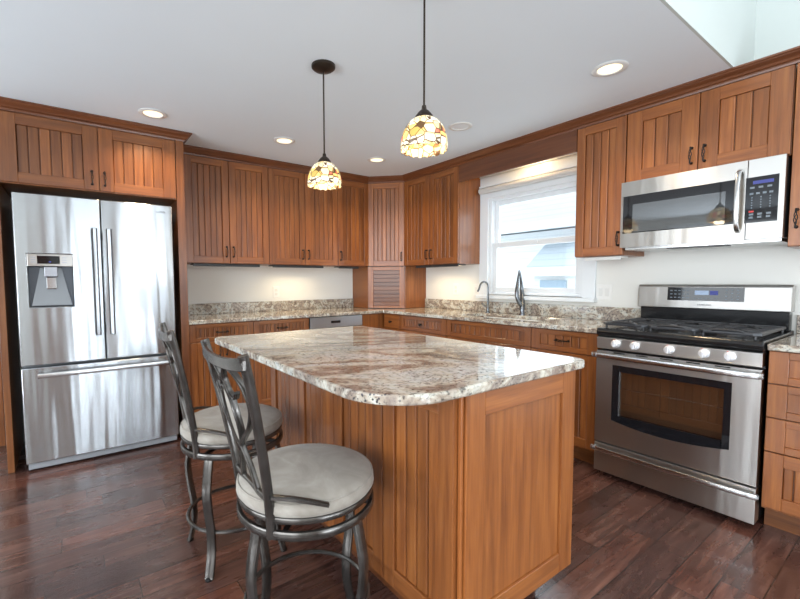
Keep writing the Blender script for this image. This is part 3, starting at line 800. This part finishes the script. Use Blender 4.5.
# local y axis points away from the camera; local x to the left in the picture
m = MB(); m.lathe([(.001, 0), (.026, 0), (.026, .008), (.020, .016), (.021, .05), (.019, .07), (.001, .072)], (0, 0, 0), 18); m.build('base', plain('gunmetal', (.22, .23, .25), .2, .95), fa, smooth=True)
nk = catmull([(0, 0, .05), (-.018, 0, .10), (-.046, 0, .16), (-.060, -.004, .215), (-.058, -.008, .26), (-.046, -.014, .31), (-.038, -.02, .36), (-.035, -.03, .395)], 5)
MB().tube(nk, [.024-.019*(i/(len(nk)-1))**1.2 for i in range(len(nk))], 12).build('neck', GUNM, fa, smooth=True)
sp_ = catmull([(-.035, -.03, .394), (-.030, -.035, .35), (-.020, -.04, .29), (-.002, -.045, .23), (.006, -.045, .17), (.006, -.03, .12), (.002, -.01, .085)], 5)
MB().tube(sp_, [.004+.013*min(1, i/(len(sp_)-1)*1.8) for i in range(len(sp_))], 12).build('spray_head', GUNM, fa, smooth=True)

# ------------------------------------------------------------------ range
rg = thing('gas_range', 'stainless freestanding gas range with black cooktop and raised control back', 'range', (-.62, -2.822, 0), -90)
RW = .758
m = MB(); m.box(.004, RW-.004, .03, .59, .03, .87, tone=1)
m.build('body', BLACK, rg, .003)
MB().box(.03, RW-.03, .05, .1, 0, .04, tone=1).build('kick_panel', BLACK, rg)
m = MB(); m.prism([(-.05, .885), (-.055, .905), (-.045, .922), (-.02, .926), (.50, .926), (.53, .932), (.59, .932), (.59, .871), (-.03, .871)], 'x', 0, RW, tone=1)
m.build('cooktop', BLACK, rg, .004)
m = MB(); m.prism([(-.045, .800), (-.050, .868), (-.03, .8705), (.03, .8705), (.03, .800)], 'x', .002, RW-.002, tone=1); cpn = m.build('control_panel', STEEL, rg, .003)
for x in (.113, .215, .383, .535, .638):
    k = MB(); k.lathe([(.001, 0), (.024, 0), (.024, -.006), (.019, -.010), (.018, -.030), (.014, -.034), (.001, -.034)], (0, 0, 0), 20, axis='y')
    k.box(-.004, .004, -.040, -.03, -.017, .017, tone=1)
    ko = k.build('knob', KNOB, cpn, smooth=True); ko.location = (x, -.048, .838)
m = MB()
for x in (.113, .215, .383, .535, .638): m.box(x-.012, x-.006, -.0515, -.046, .858, .863, tone=1)
m.build('knob_mark', REDM, cpn)
# oven door: frame with hole (curved lower edge)
OX0, OX1, OZ0, OZ1 = .095, .650, .360, .708
def hole_bottom(x):
    t = (x-OX0)/(OX1-OX0)*2-1
    return OZ0-.030*(1-t*t)+.01
n = 16; xsd = [0]+[OX0+(OX1-OX0)*i/n for i in range(n+1)]+[RW]
m = MB(); YF = -.045
def quadbox(m, xa, xb, za0, zb0, za1, zb1, y0, y1):
    b = len(m.v)
    for y in (y0, y1): m.v += [(xa, y, za0), (xb, y, zb0), (xb, y, zb1), (xa, y, za1)]
    for q in ((0, 1, 2, 3), (7, 6, 5, 4), (0, 4, 5, 1), (1, 5, 6, 2), (2, 6, 7, 3), (3, 7, 4, 0)): m.face([b+i for i in q])
m.box(.002, OX0, YF, .03, .222, .788, tone=1); m.box(OX1, RW-.002, YF, .03, .222, .788, tone=1); m.box(OX0, OX1, YF, .03, OZ1, .788, tone=1)
for i in range(n):
    a, b = xsd[1+i], xsd[2+i]; quadbox(m, a, b, .222, .222, hole_bottom(a), hole_bottom(b), YF, .03)
od = m.build('oven_door', STEEL, rg)
m = MB(); IX0, IX1, IZ0, IZ1 = .133, .620, .405, .670
m.box(OX0, IX0, YF+.001, -.02, OZ0+.0, OZ1, tone=1); m.box(IX1, OX1, YF+.001, -.02, OZ0, OZ1, tone=1); m.box(IX0, IX1, YF+.001, -.02, IZ1, OZ1, tone=1)
for i in range(n):
    a, b = xsd[1+i], xsd[2+i]; a2, b2 = max(a, OX0), min(b, OX1)
    quadbox(m, a, b, hole_bottom(a), hole_bottom(b), IZ0 if (a+b)/2 > IX0 and (a+b)/2 < IX1 else OZ0+.02, IZ0 if (a+b)/2 > IX0 and (a+b)/2 < IX1 else OZ0+.02, YF+.002, -.02)
m.build('window_border', BLACKG, od)
MB().box(IX0, IX1, -.032, -.028, IZ0, IZ1, tone=1).build('oven_window', OVENG, od)
cav = plain('oven_cavity', (.26, .165, .11), .35)
m = MB(); m.box(IX0-.02, IX1+.02, .0285, .0295, IZ0-.03, IZ1+.03, tone=1); m.build('oven_interior', cav, rg)
m = MB()
for z_ in (.47, .56):
    m.tube([(IX0, .015, z_), (IX1, .015, z_)], .003, 6)
m.build('oven_rack', STEELB, rg)
m = MB(); m.tube(catmull([(.012, -.060, .765), (.03, -.092, .765), (.38, -.100, .765), (.728, -.092, .765), (.746, -.060, .765)], 6), .015, 12, squash=(.8, 1), ref=(0, 1, 0)); m.build('handle', STEELB, od, smooth=True)
m = MB()
for i in range(5):
    x = .10+i*.12
    m.box(x, x+.06, YF-.0012, YF, .779, .785, tone=1)
m.build('vent_slot', BLACK, od)
m = MB(); m.box(.002, RW-.002, YF-.0, .03, .035, .212, tone=1); wdr = m.build('warming_drawer', STEEL, rg, .003)
m = MB(); m.tube(catmull([(.008, -.050, .182), (.03, -.072, .182), (.38, -.080, .182), (.728, -.072, .182), (.750, -.050, .182)], 6), .014, 12, squash=(.7, 1), ref=(0, 1, 0)); m.build('handle', STEELB, wdr, smooth=True)
# back guard
bgd = MB(); bgd.prism([(.500, 1.035), (.508, 1.172), (.522, 1.186), (.585, 1.186), (.585, 1.035)], 'x', .004, RW-.0, tone=1); bgo = bgd.build('backguard', STEEL, rg, .005)
MB().prism([(.52, .932), (.515, 1.034), (.585, 1.034), (.585, .932)], 'x', .02, RW-.01, tone=1).build('backguard_base', BLACK, rg, .002)
m = MB(); m.prism([(.4985, 1.085), (.5025, 1.168), (.508, 1.168), (.504, 1.085)], 'x', .180, .560, tone=1); dsp = m.build('display', BLACKG, bgo)
def backkeys(mm, x, z_, w__, h__):
    yy = .4985+(z_-1.085)*(.004/.083)
    mm.box(x, x+w__, yy-.0008, yy+.001, z_, z_+h__, tone=1)
m = MB()
for r_ in range(3):
    for c_ in range(5): backkeys(m, .195+c_*.022, 1.10+r_*.022, .012, .006)
m.build('keypad', MARK, dsp); m = MB()
for r_ in range(4):
    for c_ in range(3): backkeys(m, .475+c_*.026, 1.096+r_*.018, .009, .005)
m.build('keypad', MARK, dsp); m = MB()
for c_ in range(5): backkeys(m, .32+c_*.026, 1.098, .014, .003)
m.build('keypad', MARK, dsp)
m = MB(); backkeys(m, .325, 1.122, .07, .026); m.build('clock_display', E_LCD2, dsp)
m = MB(); backkeys(m, .40, 1.122, .04, .026); m.build('lit_display', E_LCD, dsp)
text_part(bgo, 'SAMSUNG', .014, (.375, .4992, 1.060), (PI/2, 0, 0), DARKP)
# burners and grates
for (x, y, r_) in ((.155, .12, .042), (.155, .39, .036), (.379, .25, .05), (.603, .12, .05), (.603, .39, .036)):
    m = MB(); m.lathe([(.001, 0), (r_*1.3, 0), (r_*1.2, .008), (r_, .010), (r_*.95, .020), (.001, .022)], (x, y, .926), 20); m.build('burner', CAST, rg, smooth=True)
for i in range(3):
    x0, x1 = .024+i*.239, .024+i*.239+.232; y0, y1 = -.02, .495; z_ = .951; m = MB(); r_ = .0080
    loop = [(x0, y0+.02, z_), (x0+.02, y0, z_), (x1-.02, y0, z_), (x1, y0+.02, z_), (x1, y1, z_), (x0, y1, z_)]
    m.tube(loop, r_, 6, closed=True, squash=(1, 1.1), ref=(0, 0, 1))
    m.box(x0, x1, (y0+y1)/2-.006, (y0+y1)/2+.006, z_-.006, z_+.006, tone=1)
    xm_ = (x0+x1)/2
    for yc in ((y0*.75+y1*.25), (y0*.25+y1*.75)):
        for q in range(6 if i != 1 else 4):
            an = 2*PI*q/(6 if i != 1 else 4)+PI/4*(i == 1)
            dx, dy = math.cos(an), math.sin(an)
            tt = min(abs((x1-x0)/2/dx) if abs(dx) > 1e-3 else 9, abs((y1-y0)/4/dy) if abs(dy) > 1e-3 else 9)
            m.tube([(xm_+dx*.028, yc+dy*.028, z_+.004), (xm_+dx*tt, yc+dy*tt, z_)], .0055, 6)
    for k in range(1, 8):   # close set cross bars, as on continuous grates
        yy = y0+(y1-y0)*k/8
        if k != 4: m.box(x0, x0+.055, yy-.004, yy+.004, z_-.005, z_+.006, tone=1); m.box(x1-.055, x1, yy-.004, yy+.004, z_-.005, z_+.006, tone=1)
    # curved front feet
    for (xx, yy) in ((x0+.015, y0+.01), (x1-.015, y0+.01), (x0+.005, y1-.01), (x1-.005, y1-.01)): m.tube([(xx, yy, z_), (xx, yy, .927)], .006, 6)
    m.tube(catmull([(x0+.05, y0-.001, z_), (x0+.07, y0-.006, z_+.012), (x1-.07, y0-.006, z_+.012), (x1-.05, y0-.001, z_)], 4), .0065, 6)
    m.build('grate', CAST, rg, smooth=True)

# ------------------------------------------------------------------ microwave
mw = thing('microwave', 'stainless over-the-range microwave with black window and keypad hung above the range', 'microwave', (-.35, -2.818, 1.425), -90)
MW, MH = .756, .412
MB().box(.003, MW-.003, .0, .345, .004, MH-.002, tone=1).build('body', DARKP, mw, .003)
# door (frame with window opening)
DX = .612; VX0, VX1, VZ0, VZ1 = .014, .566, .088, .322
m = MB(); m.box(0, VX0, -.04, 0, 0, MH, tone=1); m.box(VX1, DX, -.04, 0, 0, MH, tone=1); m.box(VX0, VX1, -.04, 0, 0, VZ0, tone=1); m.box(VX0, VX1, -.04, 0, VZ1, MH, tone=1)
md = m.build('door', STEEL, mw)
m = MB(); m.box(VX0, VX0+.055, -.041, -.03, VZ0, VZ1, tone=1); m.box(VX1-.04, VX1, -.041, -.03, VZ0, VZ1, tone=1); m.box(VX0+.055, VX1-.04, -.041, -.03, VZ1-.055, VZ1, tone=1); m.box(VX0+.055, VX1-.04, -.041, -.03, VZ0, VZ0+.006, tone=1)
m.build('window_border', BLACKG, md)
MB().box(VX0+.055, VX1-.04, -.0405, -.036, VZ0+.006, VZ1-.055, tone=1).build('microwave_window', plain('smoked_glass', (.05, .055, .06), .015, IOR=2.1), md)
m = MB(); m.tube(catmull([(.584, -.042, .045), (.584, -.075, .075), (.584, -.088, .20), (.584, -.075, .335), (.584, -.042, .365)], 6), .0105, 12, squash=(.7, 1.0), ref=(0, 1, 0)); m.build('handle', STEELB, md, smooth=True)
cpm = MB().box(DX+.002, MW, -.04, 0, 0, MH, tone=1).build('control_side', STEEL, mw, .002)
kp = MB().box(DX-.004, .734, -.0415, -.038, .086, .320, tone=1).build('control_panel', BLACKG, cpm)
MB().box(.636, .715, -.0425, -.041, .283, .300, tone=1).build('display', E_LCD, kp)
m = MB()
for (z_, w_, n_) in ((.265, .022, 3), (.234, .018, 4), (.128, .022, 3), (.112, .020, 3)):
    if z_ != .265: m.build('keypad', MARK, kp); m = MB()
    for c_ in range(n_):
        x = .625+c_*(.10/n_); m.box(x, x+w_*.8, -.0423, -.041, z_-.004, z_+.006, tone=1)
m.build('keypad', MARK, kp); m = MB()
for r_ in range(5):
    for c_ in range(3): m.box(.632+c_*.035, .637+c_*.035, -.0423, -.041, .160+r_*.013, .166+r_*.013, tone=1)
m.build('keypad', MARK, kp)
MB().box(.624, .644, -.0423, -.041, .140, .148, tone=1).build('stop_key', REDM, kp)
MB().box(.01, MW-.01, .01, .33, -.016, .004, tone=1).build('vent_grille', STEELB, mw, .002)
MB().box(.24, .52, .02, .12, -.020, -.014, tone=1).build('lamp_lens', DARKP, mw)

# ------------------------------------------------------------------ island
isl = thing('kitchen_island', 'cherry kitchen island base with beadboard back and framed end panel', 'island', (-2.38, -3.25, 0))
IW, IL = .62, 1.38
m = MB(); m.box(0, IW, 0, IL, .115, .882, 'z', .9); m.build('body', WOOD, isl, .001, segs=1)
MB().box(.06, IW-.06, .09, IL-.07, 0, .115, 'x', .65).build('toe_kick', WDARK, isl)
# end panel and strip (face -y), lighter tone paints in the light there
front(isl, 'end_panel', .012, IW, .117, .880, stile=.085, rail=.075, boards=False, tonebase=1.28, th=.02)
MB().box(-.002, .009, -.012, 0, .117, .880, 'z', 1.35).build('corner_strip', WOOD, isl, .002)
# beadboard panels on the seating side (face -x)
sd = bpy.data.objects.new('seating_side', None)
bpy.data.objects.remove(sd)
for k in range(4):
    y1 = .0+IL/4*k; y2 = IL/4*(k+1)
    o = front(isl, 'side_panel', G, IL/4-G, .117, .880, stile=.062, rail=.070, bw=.05, tonebase=.95)
    o.rotation_euler = (0, 0, -PI/2); o.location = (0, y2, 0)
# working side (face +x): doors and drawers
for k in range(3):
    y1 = IL/3*k
    for nm, a, b in (('drawer', .737, .878), ('door', .125, .731)):
        o = front(isl, nm, G, IL/3-G, a, b, stile=.055, rail=.034 if nm == 'drawer' else .055, tonebase=1.0)
        o.rotation_euler = (0, 0, PI/2); o.location = (IW, y1, 0)
        handle(o, 'h' if nm == 'drawer' else 'v', IL/6 if nm == 'drawer' else .04, .808 if nm == 'drawer' else .66)
def rounded_rect(x0, x1, y0, y1, rads, n=12):
    pts = []
    cs = [(x0, y0, rads[0], PI), (x1, y0, rads[1], 1.5*PI), (x1, y1, rads[2], 0), (x0, y1, rads[3], .5*PI)]
    for (x, y, r_, a0) in cs:
        cx = x+r_ if x == x0 else x-r_; cy = y+r_ if y == y0 else y-r_
        for k in range(n+1):
            a = a0+PI/2*k/n; pts.append((cx+r_*math.cos(a), cy+r_*math.sin(a)))
    return pts
m = MB(); m.prism(rounded_rect(-2.68, -1.690, -3.286, -1.735, (.21, .05, .04, .06)), 'z', .883, .914, tone=1)
it = m.build('island_worktop', GRAN_I, None, .006); tag(it, 'thick polished granite worktop with rounded corners on the island', 'worktop')

# ------------------------------------------------------------------ bar stools
def make_stool(legdeg=0):
    st = thing('bar_stool', 's', 'stool')
    zs_ = .585
    m = MB(); m.lathe([(.001, .5545), (.200, .556), (.215, .560), (.222, .571), (.221, .588), (.212, .601), (.192, .611), (.12, .616), (.001, .618)], seg=48); m.build('seat_cushion', SUEDE, st, smooth=True)
    m = MB(); m.tube([(.216*math.cos(2*PI*k/48), .216*math.sin(2*PI*k/48), .598) for k in range(48)], .0028, 6, closed=True); m.build('piping', SUEDE, st, smooth=True)
    R_ = .212
    m = MB()
    m.tube([(R_*math.cos(2*PI*k/48), R_*math.sin(2*PI*k/48), .549) for k in range(48)], 1, 8, closed=True, squash=(.009, .006), ref=(0, 0, 1))
    m.build('seat_ring', PEWTER, st, smooth=True)
    m = MB()
    m.tube([(.214*math.cos(2*PI*k/48), .214*math.sin(2*PI*k/48), .507) for k in range(48)], 1, 8, closed=True, squash=(.013, .008), ref=(0, 0, 1)); m.build('base_ring', PEWTER, st, smooth=True)
    m = MB(); m.lathe([(.001, .508), (.09, .508), (.09, .516), (.05, .520), (.05, .535), (.09, .540), (.09, .554), (.001, .554)], seg=20)
    for k in range(4):
        a = PI/4+PI/2*k; m.tube([(0, 0, .516), (.205*math.cos(a), .205*math.sin(a), .512)], .009, 6); m.tube([(0, 0, .544), (.206*math.cos(a), .206*math.sin(a), .546)], .009, 6)
    m.build('swivel', BLACKM, st, smooth=True)
    for k in range(4):
        a = PI/4+PI/2*k+math.radians(legdeg); c_, s_ = math.cos(a), math.sin(a)
        prof = catmull([(.206, 0, .502), (.222, 0, .43), (.232, 0, .36), (.222, 0, .27), (.208, 0, .19), (.208, 0, .10), (.226, 0, .02), (.232, 0, .004)], 5)
        m = MB(); m.tube([(p.x*c_, p.x*s_, p.z) for p in prof], 1, 8, squash=(.0085, .019), ref=(c_, s_, 0)); lg = m.build('leg', PEWTER, st, smooth=True)
        MB().lathe([(.001, 0), (.015, 0), (.016, .006), (.010, .012), (.001, .013)], (.232*c_, .232*s_, 0), 12).build('foot_glide', BLACKM, lg, smooth=True)
    m = MB(); m.tube([(.200*math.cos(2*PI*k/48), .200*math.sin(2*PI*k/48), .185) for k in range(48)], .0085, 8, closed=True); m.build('footrest_ring', PEWTER, st, smooth=True)
    # back: surface param y in [-1,1] across, z up -> x (leans back, concave)
    def bx_(y, z_):
        t = max(0, (z_-.52)/(1.03-.52)); base = -.176-.086*t**1.7
        return base-.022*(1-(y/.19)**2)*min(1, t*1.6)-(0 if t > .15 else 0)
    def bp(y, z_): return (bx_(y, z_), y, z_)
    for s_ in (-1, 1):
        prof = catmull([bp(s_*.128, .498), bp(s_*.130, .56), bp(s_*.140, .68), bp(s_*.157, .82), bp(s_*.172, .94), bp(s_*.184, 1.032)], 5)
        m = MB(); m.tube(prof, 1, 8, squash=(.0135, .008), ref=(1, 0, 0)); m.build('back_post', PEWTER, st, smooth=True)
    # top rail: curved flat bar with up-swept ends
    m = MB(); nn = 16; b0 = len(m.v)
    for i in range(nn+1):
        t = i/nn*2-1; y = t*.190; zt = 1.014+.014*abs(t)**3; zb = .984+.008*abs(t)**4
        x = bx_(y, 1.02)-.004
        for (dx, z_) in ((-.007, zb), (.007, zb), (.007, zt), (-.007, zt)): m.v.append((x+dx, y, z_))
    for i in range(nn):
        for k in range(4):
            k2 = (k+1) % 4; m.face([b0+i*4+k, b0+i*4+k2, b0+(i+1)*4+k2, b0+(i+1)*4+k])
    m.face([b0+3, b0+2, b0+1, b0]); m.face([b0+nn*4+k for k in range(4)])
    m.build('top_rail', PEWTER, st, .003, smooth=True)
    m = MB(); m.tube([bp(-.13, .612), bp(-.06, .610), bp(.06, .610), bp(.13, .612)], 1, 8, squash=(.008, .010), ref=(1, 0, 0)); m.build('lower_rail', PEWTER, st, smooth=True)
    # seat side braces
    for s_ in (-1, 1):
        m = MB(); m.tube(catmull([(-.178, s_*.140, .622), (-.13, s_*.178, .618), (-.08, s_*.208, .606), (-.045, s_*.222, .594)], 5), 1, 8, squash=(.006, .010), ref=(0, 0, 1)); m.build('seat_brace', PEWTER, st, smooth=True)
    # scrolls: mirrored S curves crossing low, spiralling inward at top
    for s_ in (-1, 1):
        P_ = [(.060, .615), (.034, .68), (-.002, .735), (-.06, .780), (-.115, .825), (-.146, .880), (-.138, .935), (-.098, .976), (-.048, .982), (-.016, .950), (-.026, .908), (-.060, .893), (-.084, .914)]
        pts = [bp(s_*-p[0]*-1, p[1]) for p in P_]
        m = MB(); m.tube(catmull(pts, 6), 1, 8, squash=(.009, .0045), ref=(1, 0, 0)); m.build('scroll', PEWTER, st, smooth=True)
    ov = [(.040*math.sin(2*PI*k/28), .832+.090*math.cos(2*PI*k/28)) for k in range(28)]
    m = MB(); m.tube([bp(*p) for p in ov], 1, 6, closed=True, squash=(.0105, .0045), ref=(1, 0, 0)); m.build('oval_ring', PEWTER, st, smooth=True)
    m = MB(); b0 = len(m.v)
    for dx in (-.004, .004):
        for p in ov: q = bp(*p); m.v.append((q[0]+dx, q[1], q[2]))
    L_ = len(ov); m.face([b0+i for i in range(L_)][::-1]); m.face([b0+L_+i for i in range(L_)])
    m.build('oval_insert', SUEDE, st)
    return st
s1 = make_stool(-26); s1.location = (-2.692, -2.875, 0); s1.rotation_euler = (0, 0, 0)
s1['label'] = 'nearer swivel bar stool, taupe round seat and pewter scroll back, by the island corner'
s2 = make_stool(5); s2.location = (-2.722, -2.21, 0); s2.rotation_euler = (0, 0, math.radians(-5))
s2['label'] = 'farther swivel bar stool with scroll back, standing between the nearer stool and the refrigerator'
for s_ in (s1, s2): s_['group'] = 'swivel bar stools at the island'

# ------------------------------------------------------------------ pendants
def pendant(loc, label):
    p = thing('pendant_lamp', label, 'pendant lamp', loc, 0, 'stained glass pendants over the island')
    H_ = ZC-loc[2]
    MB().lathe([(.001, H_), (.062, H_-.0), (.062, H_-.012), (.050, H_-.022), (.012, H_-.030), (.001, H_-.031)][::-1], seg=28).build('canopy', BRONZE, p, smooth=True)
    MB().tube([(0, 0, H_-.028), (0, 0, .155)], .0042, 8).build('stem', BRONZE, p, smooth=True)
    MB().lathe([(.001, .172), (.008, .170), (.010, .156), (.022, .146), (.034, .130), (.036, .122), (.001, .121)][::-1], seg=24).build('cap', BRONZE, p, smooth=True)
    prof = [(.090, .004), (.0905, .022), (.088, .045), (.081, .070), (.070, .092), (.056, .109), (.042, .118), (.034, .121)]
    sc = lambda i, a: (-.006*abs(math.sin(8*a)) if i == 0 else 0)
    m = MB(); m.lathe(prof, seg=64, uvb=True, scallop=sc); s_ = m.build('lamp_shade', SHADE, p, smooth=True, label='multicoloured stained glass dome')
    sl = s_.modifiers.new('solid', 'SOLIDIFY'); sl.thickness = .003
    MB().lathe([(.001, .030), (.016, .035), (.026, .052), (.022, .075), (.012, .095), (.012, .12), (.001, .12)], seg=16).build('bulb', emis('bulb_glow', (1, .85, .6), 1.5), p, smooth=True)
    l = bpy.data.lights.new('pendant_glow', 'POINT'); l.energy = .32; l.color = (1, .78, .48); l.shadow_soft_size = .04
    lo = bpy.data.objects.new('pendant_glow', l); C.objects.link(lo); lo.parent = p; lo.location = (0, 0, .012)
    return p
pendant((-2.178, -2.118, 1.722), 'farther stained glass pendant lamp hanging over the fridge end of the island')
pendant((-2.160, -2.863, 1.722), 'nearer, larger-looking stained glass pendant lamp hanging over the near island end')

# ------------------------------------------------------------------ recessed ceiling lights
def can(x, y, label, on=True):
    c_ = thing('recessed_light', label, 'ceiling light', (x, y, ZC), 0, 'recessed ceiling lights')
    m = MB(); m.lathe([(.058, -.001), (.085, -.001), (.087, -.004), (.082, -.007), (.062, -.007), (.058, -.003)], seg=32, uvb=True)
    m.build('trim_ring', plain('can_trim', (.80, .79, .76), .4), c_, smooth=True)
    MB().lathe([(.001, -.0015), (.062, -.0015), (.062, -.0035), (.001, -.0035)][::-1], seg=28).build('lens', E_CAN if on else plain('unlit_lens', (.85, .87, .88), .4), c_)
    if on:
        l = bpy.data.lights.new('can_beam', 'AREA'); l.shape = 'DISK'; l.size = .11; l.energy = 2.6; l.color = (1, .76, .46); l.spread = math.radians(130)
        o = bpy.data.objects.new('can_beam', l); C.objects.link(o); o.parent = c_; o.location = (0, 0, -.012)
can(-2.81, -.93, 'lit recessed ceiling light in front of the refrigerator cabinet')
can(-1.865, -.93, 'lit recessed ceiling light just left of the farther pendant lamp')
can(-.94, -.93, 'lit recessed ceiling light near the angled corner cabinet')
can(-.91, -2.965, 'lit recessed ceiling light in front of the microwave cabinet')
can(-.935, -1.943, 'unlit recessed ceiling light right of the nearer pendant lamp', False)

# ------------------------------------------------------------------ under-cabinet lights
def ucl(name_lab, loc, deg, L_, on, mat):
    u = thing('undercabinet_light', name_lab, 'cabinet light', loc, deg, 'under-cabinet light bars')
    MB().box(-L_/2, L_/2, -.05, .05, -.012, -.001, tone=1).box(-L_/2, L_/2, -.062, -.050, -.024, -.001, tone=1).build('housing', mat, u, .002)
    MB().box(-L_/2+.03, L_/2-.03, -.025, .025, -.016, -.014, tone=1).build('lens', E_UC if on else DARKP, u)
    if on:
        l = bpy.data.lights.new('bar_glow', 'AREA'); l.shape = 'RECTANGLE'; l.size = L_-.08; l.size_y = .09; l.spread = math.radians(140); l.energy = on*.5; l.color = (1, .80, .50)
        o = bpy.data.objects.new('bar_glow', l); C.objects.link(o); o.parent = u; o.location = (0, 0, -.018)
ucl('dark unlit light bar under the wall cabinet beside the refrigerator', (-2.13, -.20, ZU0), 0, .60, 0, DARKP)
ucl('glowing light bar under the wall cabinet above the dishwasher', (-1.42, -.20, ZU0), 0, .56, 1.3, DARKP)
ucl('short light bar under the single-door cabinet left of the corner', (-.82, -.20, ZU0), 0, .25, 0, DARKP)
ucl('glowing light bar under the cabinet left of the window', (-.20, -1.02, ZU0), -90, .60, 1.5, DARKP)
ucl('short pale light bar under the narrow cabinet beside the microwave', (-.20, -2.65, ZU0), -90, .24, 0, WHITEP)
vl = thing('valance_light', 'small warm puck lamp hidden behind the wooden valance above the window', 'lamp', (-.16, -1.98, 2.30))
MB().box(-.03, .03, -.03, .03, .0, .044, tone=1).build('mount', WPAINT, vl)
MB().lathe([(.001, -.02), (.045, -.02), (.045, 0), (.001, 0)], seg=20).build('puck', E_UC, vl)
l = bpy.data.lights.new('puck_glow', 'POINT'); l.energy = 1.1; l.color = (1, .74, .40); l.shadow_soft_size = .03
o = bpy.data.objects.new('puck_glow', l); C.objects.link(o); o.parent = vl; o.location = (0, 0, -.05)

# ------------------------------------------------------------------ outlets
def plate(lab, loc, deg, w_, kind, cat='outlet'):
    p = thing('wall_outlet' if kind == 'o' else 'switch_plate', lab, cat, loc, deg)
    MB().box(-w_/2, w_/2, -.006, 0, -.058, .058, tone=1).build('cover_plate', WHITEP, p, .002)
    n_ = round(w_/.055)-0
    n_ = 1 if w_ < .09 else 2
    for k in range(n_):
        x = 0 if n_ == 1 else (-.023+.046*k)
        if kind == 'o':
            for z_ in (-.02, .02): MB().box(x-.014, x+.014, -.008, -.006, z_-.014, z_+.014, tone=1).build('socket', plain('socket_white', (.7, .69, .66), .4), p, .003)
        else: MB().box(x-.014, x+.014, -.0085, -.006, -.03, .03, tone=1).build('rocker', plain('rocker_white', (.74, .73, .70), .35), p, .002)
plate('cream outlet on the back wall above the worktop left of the dishwasher', (-1.561, -.0005, 1.11), 0, .07, 'o')
plate('cream outlet on the wall under the cabinet left of the window', (-.0005, -1.06, 1.13), -90, .07, 'o')
plate('white double switch plate on the wall between window and range', (-.0005, -2.55, 1.125), -90, .115, 's', 'switch')
plate('white switch plate behind the slim tap beside the window casing', (-.0005, -1.33, 1.125), -90, .07, 's', 'switch')
